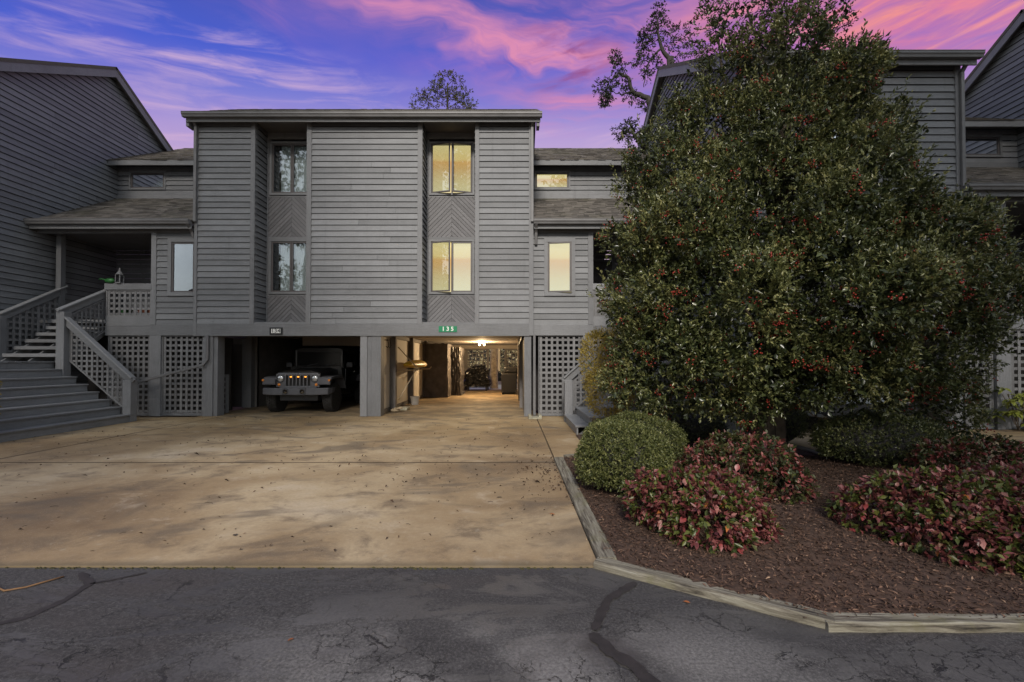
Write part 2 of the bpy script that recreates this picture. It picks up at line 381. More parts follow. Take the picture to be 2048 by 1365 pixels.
M['berry'] = simple('holly_berry', (.30, .030, .018), .3, var=.2, bmp=0)
M['bark'] = simple('bark', (.105, .080, .058), .9, var=.45, scale=9, bmp=.8)
M['dark_bark'] = simple('dark_bark', (.035, .030, .026), .9, var=.4, scale=8)
M['mulchbase'] = simple('mulch_bed', (.070, .040, .027), .95, var=.45, scale=20, bmp=.9)
def tone_mat(name, stops, rough=.85):
    m, n, b, o = mat(name)
    t = n.node('ShaderNodeAttribute', attribute_name='tone').outputs['Fac']
    n.put(b.inputs['Base Color'], n.ramp(t, stops)); b.inputs['Roughness'].default_value = rough; return m
M['chips'] = tone_mat('bark_chips', [(0, (.026, .015, .010)), (.4, (.085, .046, .030)), (.75, (.19, .108, .072)), (1, (.42, .29, .20))])
M['litter'] = tone_mat('dry_leaves', [(0, (.035, .022, .014)), (.6, (.085, .045, .022)), (.9, (.19, .085, .03)), (1, (.33, .22, .11))])
def timber_mat():
    m, n, b, o = mat('weathered_timber'); p = pos(n)
    tc = n.node('ShaderNodeTexCoord').outputs['Object']; r = rnd(n)
    q = n.vm('ADD', n.vm('MULTIPLY', tc, (1.0, 15, 15)), n.xyz(n.m('MULTIPLY', r, 40), 0.0, 0.0))
    g = n.noise(q, 1.8, 9, .74, .6); bl = n.noise(p, 3, 5, .6)
    c0 = n.ramp(g, [(.36, (.022, .018, .015)), (.43, (.11, .095, .072)), (.53, (.22, .20, .155)), (.68, (.36, .345, .285))])
    c1 = n.mix(n.m('MULTIPLY', n.smooth(bl, .52, .66), .55), c0, (.15, .14, .07))
    c2 = n.mix(n.m('MULTIPLY', n.smooth(n.noise(n.vm('MULTIPLY', tc, (1, 7, 7)), 1.7, 6, .7), .60, .70), .8), c1, (.07, .045, .035))
    n.put(b.inputs['Base Color'], c2); b.inputs['Roughness'].default_value = .88; bump(n, b, g, .9, .012); return m
M['timber'] = timber_mat()
M['white_wall'] = simple('garage_panel', (.62, .585, .53), .7, var=.06, scale=1.5)
M['garage_wood'] = simple('garage_framing', (.17, .155, .145), .75, var=.2, scale=3, bmp=.2)
M['ceiling'] = simple('garage_ceiling', (.36, .31, .26), .8, var=.12, scale=1.5)
M['black_paint'] = simple('black_car_paint', (.009, .009, .010), .3, var=.05, coat=.3, bmp=0)
M['grille_grey'] = simple('grey_car_paint', (.15, .15, .16), .35, metal=.5, var=.05, coat=.5, bmp=0)
M['black_plastic'] = simple('black_plastic', (.055, .055, .060), .55, var=.12)
M['flare'] = simple('dull_flare_plastic', (.095, .095, .105), .6, var=.1)
M['tyre'] = simple('tyre_rubber', (.030, .028, .026), .85, var=.3, scale=14, bmp=.3)
M['rim'] = simple('black_rim', (.02, .02, .02), .35, metal=.6, bmp=0)
M['chrome'] = simple('chrome', (.7, .7, .7), .12, metal=1, bmp=0, var=0)
M['amber'] = simple('amber_lens', (.75, .24, .03), .25, bmp=0)
M['red_lens'] = simple('red_lens', (.45, .012, .010), .22, bmp=0)
M['white_car'] = simple('silver_car_paint', (.52, .56, .60), .28, coat=.7, bmp=0, var=.03)
M['kayak'] = simple('kayak_plastic', (.75, .47, .04), .4, bmp=.03)
M['strap'] = simple('pale_strap', (.45, .36, .24), .8)
M['tarp'] = simple('dark_tarp', (.085, .072, .066), .75, var=.35, scale=3, bmp=.1)
M['black_bag'] = simple('black_plastic_sheet', (.012, .012, .013), .25, bmp=.2)
M['white_plastic'] = simple('white_plastic', (.62, .60, .56), .45)
M['cabinet'] = simple('dark_cabinet', (.010, .009, .008), .45)
M['blockstone'] = simple('splash_block_concrete', (.34, .32, .24), .9, var=.25, scale=14, bmp=.5)
M['sign_green'] = simple('sign_green', (.004, .20, .085), .4, var=.05, bmp=0)
M['sign_white'] = simple('sign_white', (.80, .80, .78), .5, var=.03, bmp=0)
M['sign_black'] = simple('sign_black', (.015, .015, .017), .4, bmp=0)
M['curtain'] = simple('curtain_cloth', (.80, .82, .84), .9, var=.05)
M['door'] = simple('door_paint', (.10, .092, .09), .5)
M['green_plastic'] = simple('green_plastic', (.02, .12, .025), .4, bmp=0)
M['terracotta'] = simple('terracotta', (.25, .085, .045), .8)
M['twig'] = simple('dry_twig', (.20, .11, .05), .8, var=.3)
M['soil'] = simple('leaf_litter_ground', (.30, .23, .15), .95, var=.35, scale=2.2, bmp=.6)
M['hook'] = simple('dark_steel', (.03, .028, .026), .5, metal=.6)
def glass_mat():
    m, n, b, o = mat('window_glass')
    g = n.node('ShaderNodeBsdfGlossy'); g.inputs['Roughness'].default_value = .015; n.put(g.inputs[0], (.95, .97, 1.0))
    t = n.node('ShaderNodeBsdfTransparent'); n.put(t.inputs[0], (.86, .9, .9))
    lw = n.node('ShaderNodeFresnel'); lw.inputs[0].default_value = 1.5
    f = n.m('ADD', n.m('MULTIPLY', lw.outputs[0], 1.7), .06, clamp=True)
    mx = n.node('ShaderNodeMixShader'); n.put(mx.inputs[0], f); n.l.new(t.outputs[0], mx.inputs[1]); n.l.new(g.outputs[0], mx.inputs[2])
    k = n.node('ShaderNodeBump'); k.inputs['Strength'].default_value = .06; k.inputs['Distance'].default_value = .02
    n.put(k.inputs['Height'], n.noise(pos(n), 1.6, 2)); n.l.new(k.outputs[0], g.inputs['Normal'])
    n.l.new(mx.outputs[0], o.inputs[0]); return m
M['glass'] = glass_mat()
M['smoked'] = simple('smoked_glass', (.010, .011, .012), .12, bmp=0, spec=.22)
def shade_mat():
    """backlit roller shade; UV-free: the glow depends on height within the window (object coordinates -.5 .. .5)"""
    m, n, b, o = mat('backlit_shade')
    tc = n.node('ShaderNodeTexCoord').outputs['Generated']; gx, gy, gz = n.sep(tc)
    wv = n.m('MULTIPLY', n.m('SUBTRACT', n.noise(pos(n), 2.0, 3), .5), .05)
    z = n.m('ADD', gz, wv)
    c0 = n.ramp(z, [(0, (.80, .68, .36)), (.30, (.76, .56, .25)), (.52, (.74, .42, .13)), (.655, (.80, .40, .09)), (.72, (.92, .64, .22)), (1, (.98, .78, .34))])
    tint = n.mix(n.m('MULTIPLY', n.noise(pos(n), 9, 4), .18), c0, (.6, .55, .42))
    e = n.node('ShaderNodeEmission'); n.put(e.inputs[0], tint); e.inputs[1].default_value = .50
    n.put(b.inputs['Base Color'], (.2, .17, .11))
    ad = n.node('ShaderNodeAddShader'); n.l.new(e.outputs[0], ad.inputs[0]); n.l.new(b.outputs[0], ad.inputs[1]); b.inputs['Roughness'].default_value = .9
    n.l.new(ad.outputs[0], o.inputs[0]); return m
M['shade'] = shade_mat()
def emit_mat(name, col, s):
    m, n, b, o = mat(name); e = n.node('ShaderNodeEmission'); n.put(e.inputs[0], col); e.inputs[1].default_value = s
    n.l.new(e.outputs[0], o.inputs[0]); return m
M['bulb'] = emit_mat('lit_bulb', (1, .72, .38), 7)
M['door_glow'] = emit_mat('door_light_glow', (.55, .26, .06), .22)
M['led_amber'] = emit_mat('amber_marker_glow', (1, .36, .05), 1.4)
M['headlamp'] = simple('headlamp_lens', (.75, .75, .75), .1, metal=.7, bmp=0)

# ================================================================== wall frames
def frame(rot, O):
    """maps (s along the wall, n outwards, z) to the world"""
    ox, oy = O
    if rot == 0: return lambda s, n, z: (ox + s, oy - n, z)
    if rot == 90: return lambda s, n, z: (ox + n, oy + s, z)
    return lambda s, n, z: (ox - n, oy - s, z)
RZ = {0: 0.0, 90: math.pi / 2, -90: -math.pi / 2}
BC = {}
def board_mesh(L, h, ends=None, matk='siding'):
    key = (round(L, 3), round(h, 4), ends, matk)
    if key in BC: return BC[key]
    a0, a1 = ends or (0, 0)      # how far the top edge is pulled in at either end
    b, t, k = .027, .003, .014
    vs = [(0, -b, 0), (L, -b, 0), (L - a1, -t, h), (a0, -t, h), (0, k, .030), (L, k, .030), (L - a1, k, h), (a0, k, h)]
    me = bpy.data.meshes.new('siding_board')
    me.from_pydata(vs, [], [(0, 1, 2, 3), (5, 4, 7, 6), (0, 4, 5, 1), (3, 2, 6, 7), (0, 3, 7, 4), (1, 5, 6, 2)])
    me.materials.append(M[matk]); me.update(); BC[key] = me; return me
def lap_wall(parent, rot, O, s0, s1, z0, z1, pitch=.158, cut=None, holes=(), matk='siding', name='siding_board'):
    T = frame(rot, O); z = z0
    while z < z1 - .02:
        h = min(pitch, z1 - z)
        if cut:
            a0, b0 = cut(z); a1, b1 = cut(z + h)
            if b0 - a0 < .15: break
            segs = [(max(s0, a0), min(s1, b0), max(s0, a1), min(s1, b1))]
        else: segs = [(s0, s1, s0, s1)]
        for ha, hb, za, zb in holes:
            if za < z + h - .015 and zb > z + .015:
                ns = []
                for a, b, c_, d in segs:
                    if hb <= a or ha >= b: ns.append((a, b, c_, d)); continue
                    if ha > a + .03: ns.append((a, ha, c_, ha))
                    if hb < b - .03: ns.append((hb, b, hb, d))
                segs = ns
        out = []
        for a, b, c_, d in segs:
            if b - a > 2.2 and random.random() < (.45 if b - a < 4 else .9):      # a butt joint
                j = a + (b - a) * random.uniform(.2, .8); out += [(a, j - .003, c_, j - .003), (j + .003, b, j + .003, d)]
            else: out.append((a, b, c_, d))
        for a, b, c_, d in out:
            me = board_mesh(b - a, h - .011, (round(c_ - a, 3), round(b - d, 3)) if (abs(c_ - a) > .001 or abs(b - d) > .001) else None, matk)  # boards stop short so the dark backing shows as a shadow line
            x, y, zz = T(a, random.uniform(-.001, .0025), z + random.uniform(-.0015, .0015))
            o = link(name, me, parent, (x, y, zz), rot=(0, random.uniform(-.0007, .0007), RZ[rot]))
        z += pitch
def part_box(name, parent, rot, O, s0, s1, n0, n1, z0, z1, matk, bevel=.004, **kw):
    return MB().box(s0, s1, n0, n1, z0, z1, frame(rot, O)).build(name, M[matk], parent, bevel=bevel, **kw)
def clip(poly, f):
    out = []
    for i in range(len(poly)):
        a, b = poly[i], poly[(i + 1) % len(poly)]; fa, fb = f(a), f(b)
        if fa >= 0: out.append(a)
        if (fa >= 0) != (fb >= 0):
            t = fa / (fa - fb); out.append((a[0] + t * (b[0] - a[0]), a[1] + t * (b[1] - a[1])))
    return out
def chevron(parent, rot, O, s0, s1, z0, z1):
    T = frame(rot, O); mid = (s0 + s1) / 2; step = .128
    part_box('chevron_panel', parent, rot, O, s0, s1, -.03, -.012, z0, z1, 'backing', 0)
    for sd in (-1, 1):
        lo, hi = (s0, mid - .002) if sd < 0 else (mid + .002, s1)
        # strips: z + |s-mid| = const
        k = z0 - .2
        while k < z1 + (hi - lo) + .2:
            poly = [(lo, z0), (hi, z0), (hi, z1), (lo, z1)]
            poly = clip(poly, lambda p: p[1] + abs(p[0] - mid) - k)
            if poly: poly = clip(poly, lambda p: (k + step - .013) - (p[1] + abs(p[0] - mid)))
            if len(poly) >= 3 and (max(p[0] for p in poly) - min(p[0] for p in poly)) > .02:
                MB().prism(poly, -.012, .006 + random.uniform(0, .0015), T).build('chevron_board', M['recess'], parent)
            k += step
def lattice(parent, rot, O, poly, n=.0, pitch=.15, sw=.062, frame_w=.0, matk='lattice', name='lattice_panel', extra=None):
    """poly in (s,z), convex. slats are sub-parts of the panel"""
    T = frame(rot, O); ss = [p[0] for p in poly]; zs = [p[1] for p in poly]
    mb = MB(); fw = frame_w or .035
    c = (sum(ss) / len(ss), sum(zs) / len(zs)); m = len(poly)
    for i in range(m):
        a, b = poly[i], poly[(i + 1) % m]
        L = math.hypot(b[0] - a[0], b[1] - a[1]); nx, nz = -(b[1] - a[1]) / L, (b[0] - a[0]) / L
        if (c[0] - a[0]) * nx + (c[1] - a[1]) * nz < 0: nx, nz = -nx, -nz
        q = [a, b, (b[0] + nx * fw, b[1] + nz * fw), (a[0] + nx * fw, a[1] + nz * fw)]
        mb.prism(q, n - .012 - .001 * i, n + .014 + .001 * i, T)
    pan = mb.build(name, M[matk], parent)
    def span(val, ax):
        pts = []
        for i in range(m):
            a, b = poly[i], poly[(i + 1) % m]
            if (a[ax] - val) * (b[ax] - val) < 0:
                t = (val - a[ax]) / (b[ax] - a[ax]); pts.append(a[1 - ax] + t * (b[1 - ax] - a[1 - ax]))
        return (min(pts), max(pts)) if len(pts) >= 2 else None
    def slat(a, b):
        d = (b[0] - a[0], b[1] - a[1]); L = math.hypot(*d)
        me = SL.get((matk, sw)) or SL.setdefault((matk, sw), MB().box(-.5, .5, -.004, .004, -sw / 2, sw / 2).mesh('slat', M[matk]))
        return L, me
    x = min(ss) + pitch * .5
    while x < max(ss) - sw * .4:
        sp = span(x, 0)
        if sp and sp[1] - sp[0] > .06:
            L, me = slat((x, sp[0]), (x, sp[1])); wx, wy, wz = T(x, n + .004, (sp[0] + sp[1]) / 2)
            link('slat', me, pan, (wx, wy, wz), rot=(0, math.pi / 2, RZ[rot]), scale=(L, 1, 1))
        x += pitch
    z = min(zs) + pitch * .5
    while z < max(zs) - sw * .4:
        sp = span(z, 1)
        if sp and sp[1] - sp[0] > .06:
            L, me = slat((sp[0], z), (sp[1], z)); wx, wy, wz = T((sp[0] + sp[1]) / 2, n - .006, z)
            link('slat', me, pan, (wx, wy, wz), rot=(0, 0, RZ[rot]), scale=(L, 1, 1))
        z += pitch
    return pan
SL = {}
def window(parent, rot, O, s0, s1, z0, z1, n=0.0, sashes=1, lit=False, opened=(), casing=.09, curtain=None, sillboard=True, label=None):
    """casing frame with sash frames, panes, and a shade or curtain behind them"""
    T = frame(rot, O)
    mb = MB(); c = casing; d0, d1 = n - .13, n + .035
    mb.box(s0 - c, s1 + c, d0, d1, z1, z1 + c, T); mb.box(s0 - c, s1 + c, d0, d1 + .012, z0 - c, z0, T)
    mb.box(s0 - c, s0, d0, d1 - .002, z0, z1, T); mb.box(s1, s1 + c, d0, d1 - .002, z0, z1, T)
    win = mb.build('window', M['trim_h'], parent, bevel=.004, label=label)
    wdt = (s1 - s0) / sashes
    for i in range(sashes):
        a = s0 + i * wdt + .004; b = s0 + (i + 1) * wdt - .004
        ang = opened[i] if i < len(opened) else 0
        # sash swings about its outer edge
        hinge = a if ang < 0 else b; g = abs(ang)
        def TT(s, nn, z, hinge=hinge, ang=ang, g=g):
            if not ang: return T(s, n + nn, z)
            ds = s - hinge; cs, sn = math.cos(g), math.sin(g)
            return T(hinge + ds * cs - (nn if ds <= 0 else -nn) * sn * 1.0, n + abs(ds) * sn + nn * cs, z)
        f = .042; sb = MB()
        sb.box(a, b, -.035, .012, z1 - f, z1 - .003, TT); sb.box(a, b, -.035, .012, z0 + .003, z0 + f, TT)
        sb.box(a, a + f, -.035, .0115, z0 + f, z1 - f, TT); sb.box(b - f, b, -.035, .0115, z0 + f, z1 - f, TT)
        sb.build('sash', M['sash'], win)
        MB().box(a + f - .004, b - f + .004, -.014, -.009, z0 + f - .004, z1 - f + .004, TT).build('pane', M['glass'], win)
    if sashes > 1:
        for i in range(1, sashes):
            MB().box(s0 + i * wdt - .018, s0 + i * wdt + .018, n - .11, n - .036, z0, z1, T).build('mullion', M['sash'], win)
    if lit:
        MB().box(s0, s1, n - .100, n - .095, z0, z1, T).build('shade', M['shade'], win)
    else:
        MB().box(s0, s1, n - .128, n - .120, z0, z1, T).build('room_dark', M['dark'], win)  # dark sheet in place of the unlit room
        for (ca, cb) in (curtain or ()):
            cm = MB(); k = max(6, int((cb - ca) / .018)); vs = []; fs = []
            for j in range(k + 1):
                s = ca + (cb - ca) * j / k; nn = n - .085 + .012 * math.sin(j * 1.35) + .004 * math.sin(j * .5)
                vs += [T(s, nn, z0 + .01), T(s, nn, z1 - .01)]
                if j: fs.append((2 * j - 2, 2 * j, 2 * j + 1, 2 * j - 1))
            cm.add(vs, fs); cm.build('curtain', M['curtain'], win, smooth=True)
    return win
def roof(parent, x0, x1, Ya, za, Yb, zb, pitch=.14, tabw=.24, thick=.09, detail=True, name='roof'):
    """sloping slab, with a joined skin of uneven shingle tabs"""
    sl = (zb - za) / (Yb - Ya); L = math.hypot(Yb - Ya, zb - za); uy, uz = (Yb - Ya) / L, (zb - za) / L
    ny, nz = (-uz, uy) if uy > 0 else (uz, -uy)
    mb = MB(); mb.add([(x, Ya + uy * t + ny * k, za + uz * t + nz * k) for k in (-thick, 0) for t in (0, L) for x in (x0, x1)],
                      [(0, 2, 3, 1), (4, 5, 7, 6), (0, 1, 5, 4), (2, 6, 7, 3), (0, 4, 6, 2), (1, 3, 7, 5)], .3)
    r = mb.build(name, M['shingle'], parent, tone=True)
    if not detail: return r
    mb = MB(); t = -.03; row = 0
    while t < L - .02:
        x = x0 - .02 - random.uniform(0, tabw)
        while x < x1 + .02:
            wv = tabw * random.uniform(.6, 1.35); a = max(x0 - .02, x); b = min(x1 + .02, x + wv - .006)
            if b - a > .03:
                dr = random.choice((0, 0, .012, .02)) + random.uniform(0, .006); lift = random.uniform(.010, .020)
                t0 = t - dr; t1 = min(t + pitch + .01, L)
                vs = [(xx, Ya + uy * tt + ny * k, za + uz * tt + nz * k) for tt, ks in ((t0, (.001, lift)), (t1, (.0005, .003))) for k in ks for xx in (a, b)]
                mb.add(vs, [(0, 1, 3, 2), (2, 3, 7, 6), (0, 2, 6, 4), (1, 5, 7, 3)], random.random())
            x += wv
        t += pitch; row += 1
    mb.build('shingles', M['shingle'], parent, tone=True, kind='stuff')
    return r
def gutter(parent, x0, x1, Yf, z1, h=.125, d=.13, endcaps=True):
    """K-style gutter along X, its face at Yf"""
    pr = [(0, 0), (-.0, 0), (.0, 0)]
    prof = [(d, 0), (d * .55, 0), (.035, .0), (.022, h * .35), (0, h * .55), (0, h * .9), (-.008, h * .92), (-.008, h), (.014, h), (.014, h * .93), (d, h * .93)]
    mb = MB(); n = len(prof)
    vs = [(x, Yf + a, z1 - h + b) for x in (x0, x1) for a, b in prof]
    fs = [(i, (i + 1) % n, n + (i + 1) % n, n + i) for i in range(n)] + [tuple(range(n)), tuple(range(n, 2 * n))[::-1]]
    mb.add(vs, fs); return mb.build('gutter', M['gutter'], parent)
def downspout(parent, pts, wd=.075, dp=.06):
    mb = MB()
    for a, b in zip(pts[:-1], pts[1:]):
        v = Vector(b) - Vector(a); e = v.normalized() * .02
        mb.obox(Vector(a) - e, Vector(b) + e, wd, dp, up=(0, -1, 0) if abs(v.normalized().y) < .8 else (0, 0, 1))
    return mb.build('downspout', M['gutter'], parent, bevel=.01)

# ================================================================== ground
def sheet(name, pts, z, mk, kind='structure'):
    mb = MB(); n = len(pts); mb.add([(x, y, z) for x, y in pts], [tuple(range(n))]); return mb.build(name, M[mk], None, kind=kind)
sheet('ground', [(-400, -400), (400, -400), (400, 500), (-400, 500)], -.10, 'soil')
road = MB()
NX, NY = 90, 30
xs = np.linspace(-40, 40, NX); ys = np.linspace(-25, 3.36, NY)
for j in range(NY):
    for i in range(NX):
        x, y = xs[i], ys[j]
        road.v.append((x, y, -.014 + .003 * math.sin(x * .9 + 1.0) * math.cos(y * 1.3))); road.t.append(.5)
for j in range(NY - 1):
    for i in range(NX - 1):
        a = j * NX + i; road.f.append((a, a + 1, a + NX + 1, a + NX))
o = road.build('road', M['asphalt'], None, smooth=True, kind='structure')
base_dw = MB().box(-30, 16, 3.39, 12.25, -.09, -.030).build('driveway', M['joint'], None, kind='structure')
def slab(x0, x1, y0, y1, mk='concrete', ztop=0.0, nm='slab', par=base_dw):
    return MB().box(x0, x1, y0, y1, -.088, ztop).build(nm, M[mk], par, bevel=.003)
for (a, b) in ((-30, -16.0), (-15.99, -7.87), (-7.845, .638)):
    slab(a, b, 3.36, 6.745); slab(a, b, 6.775, 12.22)
slab(.662, 4.9, 7.15, 12.4)
MB().box(-9, 3, 24.12, 29, -.08, .005).build('added_patio', simple('daylight_patio', (.72, .66, .55), .8), None, kind='structure')  # added slab, coloured pale to lighten the shaded ground behind the carport
slab(4.95, 10.0, 6.35, 9.88); slab(10.01, 16, 6.35, 10.0)
slab(-8.45, -3.9, 12.235, 24.1, 'garage_concrete', .012, 'garage_slab'); slab(-3.89, .62, 12.235, 24.1, 'garage_concrete', .012, 'garage_slab')
slab(4.98, 9.8, 9.895, 22, 'garage_concrete', .012, 'garage_slab')
for x0_, x1_, y0_, y1_ in ((-16, .64, 6.750, 6.770), (-7.874, -7.846, 3.5, 12.2)):
    mb = MB(); n_ = int(max(x1_ - x0_, y1_ - y0_) / .25); vs = []
    for k in range(n_ + 1):
        t = k / n_; j = random.uniform(-.005, .005)
        if x1_ - x0_ > 1: vs += [(x0_ + (x1_ - x0_) * t, y0_ + j, .003), (x0_ + (x1_ - x0_) * t, y1_ + random.uniform(-.005, .005), .003)]
        else: vs += [(x0_ + j, y0_ + (y1_ - y0_) * t, .003), (x1_ + random.uniform(-.005, .005), y0_ + (y1_ - y0_) * t, .003)]
    mb.add(vs, [(2 * i, 2 * i + 1, 2 * i + 3, 2 * i + 2) for i in range(n_)]); mb.build('joint_filler', M['joint'], base_dw)
# moss along the front edge of the driveway
mb = MB()
for k in range(300):
    x = random.choice((random.uniform(-12, .62), random.uniform(-3.4, .4), random.uniform(-3.5, -2.0))); s = random.uniform(.006, .022)
    y = 3.352 + random.uniform(-.018, .008)
    mb.add([(x - s, y, -.015), (x + s * .9, y - s * .5, -.015), (x + s * .4, y + s * .6, -.013), (x, y, -.015 + s * .6)], [(0, 1, 3), (1, 2, 3), (2, 0, 3)])
mb.build('edge_moss', M['moss'], None, kind='stuff')
# crack sealer strips on the road
def strip(pts, wd, name='tar_strip'):
    P = [Vector((PX(a, CH * FP / (b - HOR)), CH * FP / (b - HOR), 0)) for a, b in pts]
    Q = []
    for a, b in zip(P[:-1], P[1:]):
        for k in range(6): Q.append(a.lerp(b, k / 6))
    Q.append(P[-1]); mb = MB(); vs = []
    for i, p in enumerate(Q):
        d = (Q[min(i + 1, len(Q) - 1)] - Q[max(i - 1, 0)]).normalized(); nn = Vector((-d.y, d.x, 0))
        w1 = wd * (.5 + random.uniform(-.14, .14)); w2 = wd * (.5 + random.uniform(-.14, .14))
        if i in (0, len(Q) - 1): w1 = w2 = wd * .2
        vs += [(p.x + nn.x * w1, p.y + nn.y * w1, -.0085), (p.x - nn.x * w2, p.y - nn.y * w2, -.0085)]
    mb.add(vs, [(2 * i, 2 * i + 1, 2 * i + 3, 2 * i + 2) for i in range(len(Q) - 1)]); mb.build(name, M['tar'], None, kind='structure')
strip([(1268, 1158), (1235, 1180), (1213, 1192), (1203, 1215), (1187, 1252)], .055)
strip([(1181, 1258), (1215, 1290), (1262, 1318), (1330, 1380)], .075)
strip([(168, 1140), (186, 1162), (140, 1192), (60, 1228), (-60, 1255)], .05)
strip([(186, 1162), (250, 1150), (300, 1140)], .025)

# ================================================================== centre block
F = 12.3
HX0, HX1 = -8.60, .58
ZB, ZT = 2.18, 8.02     # underside of the beam, top of the wall
def recess_bay(parent, O, s0, s1, lit=False, opened=((0, 0), (0, 0)), cur=None, depth=.6, zb=2.51, zt=ZT):
    """tall recess with two windows and two chevron panels. the wall frame is rot 0 at O"""
    ox, oy = O; B = (ox, oy + depth)
    part_box('recess_wall', parent, 0, B, s0, s1, -.2, -.135, zb, zt, 'backing', 0)
    part_box('recess_head', parent, 0, B, s0, s1, -.13, .02, 7.84, zt + .02, 'trim_h')
    part_box('recess_soffit', parent, 0, O, s0, s1, -depth, .01, zt - .001, zt + .03, 'underside', 0)
    part_box('recess_sill', parent, 0, O, s0 - .0, s1 + .0, -depth, .02, zb - .01, zb + .045, 'trim_h')
    for zz0, zz1, op in ((6.28, 7.70, opened[0]), (3.46, 4.90, opened[1])):
        window(parent, 0, B, s0 + .13, s1 - .13, zz0, zz1, sashes=2, lit=lit, opened=op, casing=.06, curtain=cur)
    for za, zb_ in ((5.03, 6.17), (zb + .045, 3.35)): chevron(parent, 0, B, s0 + .02, s1 - .02, za, zb_)
    part_box('recess_band', parent, 0, B, s0, s1, -.13, .012, 4.965, 5.03, 'trim_h'); part_box('recess_band', parent, 0, B, s0, s1, -.13, .012, 6.17, 6.215, 'trim_h')
    part_box('recess_band', parent, 0, B, s0, s1, -.13, .012, 3.35, 3.395, 'trim_h')
    for z0_, z1_ in ((3.395, 4.965), (6.215, 7.84)):
        part_box('recess_stile', parent, 0, B, s0, s0 + .068, -.13, .008, z0_, z1_, 'trim_v'); part_box('recess_stile', parent, 0, B, s1 - .068, s1, -.13, .008, z0_, z1_, 'trim_v')
    # returns
    lap_wall(parent, 90, (ox + s0 - .012, 0), oy + .0, oy + depth, zb, zt)
    lap_wall(parent, -90, (ox + s1 + .012, 0), -(oy + depth), -(oy + .0), zb, zt)
    part_box('return_wall', parent, 0, O, s0 - .09, s0 - .024, -depth - .2, -.02, zb, zt, 'backing', 0)
    part_box('return_wall', parent, 0, O, s1 + .024, s1 + .09, -depth - .2, -.02, zb, zt, 'backing', 0)
    part_box('corner_trim', parent, 0, B, s0, s0 + .03, -.01, .03, zb, zt, 'trim_v')
    part_box('corner_trim', parent, 0, B, s1 - .03, s1, -.01, .03, zb, zt, 'trim_v')
house = root('townhouse', (-4.0, F, 0), 'grey townhouse block with two tall window recesses over two open carports', 'townhouse')
O0 = (0, F)
panels = [(-8.52, -7.09), (-5.44, -2.56), (-.89, .46)]
for a, b in panels:
    lap_wall(house, 0, O0, a, b, 2.51, ZT - .02)
    part_box('wall', house, 0, O0, a - .02, b + .02, -.16, -.014, 2.45, ZT + .1, 'backing', 0)
for a, b in ((-7.09, -6.97), (-5.57, -5.44), (-2.56, -2.43), (-1.0, -.89)):
    part_box('vertical_trim', house, 0, O0, a, b, -.10, .042, 2.50, ZT - .02, 'trim_v')
part_box('corner_trim', house, 0, O0, HX0, -8.52, -.10, .043, ZB, ZT - .02, 'trim_v')
part_box('corner_trim', house, 0, O0, .46, HX1, -.10, .043, ZB + .01, ZT - .02, 'trim_v')
part_box('beam', house, 0, O0, -8.52, .46, -.20, .036, ZB, 2.505, 'trim_h')
recess_bay(house, O0, -6.97, -5.57, cur=[(-6.62, -5.75)])
recess_bay(house, O0, -2.43, -1.0, lit=True, opened=((-.27, .27), (-.27, 0)))
# side walls above the lower roofs
for rot, X in ((-90, HX0 + .03), (90, HX1 - .03)):
    s0, s1 = (-17.5, -F) if rot == -90 else (F, 17.5)
    part_box('side_wall', house, 0, (0, 0), X - .03, X + .03, -17.5, -F - .05, 2.2, 8.0, 'siding', 0)
def gable_tri(parent, X, thick, mk='siding'):
    MB().add([(X - thick, 12.1, 8.0), (X - thick, 14.56, 9.45), (X - thick, 17.3, 7.8), (X + thick, 12.1, 8.0), (X + thick, 14.56, 9.45), (X + thick, 17.3, 7.8)],
             [(0, 1, 2), (3, 5, 4), (0, 3, 4, 1), (1, 4, 5, 2), (2, 5, 3, 0)]).build('gable', M[mk], parent)
gable_tri(house, -8.56, .03); gable_tri(house, .54, .03)
roof(house, -8.74, .78, 12.02, 8.13, 14.56, 9.62)
roof(house, -8.74, .78, 17.4, 7.8, 14.56, 9.60, detail=False)
part_box('fascia', house, 0, O0, -8.72, .76, .20, .235, 7.90, 8.12, 'trim_h')
part_box('frieze', house, 0, O0, -8.6, .58, -.02, .05, ZT - .02, ZT + .12, 'trim_h')
part_box('soffit', house, 0, O0, -8.72, .76, .05, .20, 7.995, 8.02, 'underside', 0)
gutter(house, -8.76, .80, 11.93, 8.115)
for x in (-8.70, .70): part_box('eave_return', house, 0, O0, x - .04, x + .04, -.05, .2, 7.80, 8.02, 'trim_h')
downspout(house, [(-8.56, 12.07, 7.99), (-8.56, 12.22, 7.86), (-8.56, 12.22, 5.28)])
downspout(house, [(.545, 12.07, 7.99), (.545, 12.22, 7.86), (.545, 12.22, 5.28)])
# rear roof seen over the links
# carport posts
for a, b in ((-8.36, -7.98),):
    part_box('post', house, 0, O0, a, b - .11, -.30, .0, 0.012, ZB, 'trim_v'); part_box('post', house, 0, O0, b - .11, b, -.34, -.04, .012, ZB, 'trim_v')
for a, b, n_ in ((-4.10, -3.915, .01), (-3.912, -3.80, -.008), (-3.797, -3.54, .006)):
    part_box('post', house, 0, O0, a, b, -.32, n_, 0.012, ZB, 'trim_v')
part_box('post', house, 0, O0, .33, .52, -.28, .0, 0.012, ZB, 'trim_v')
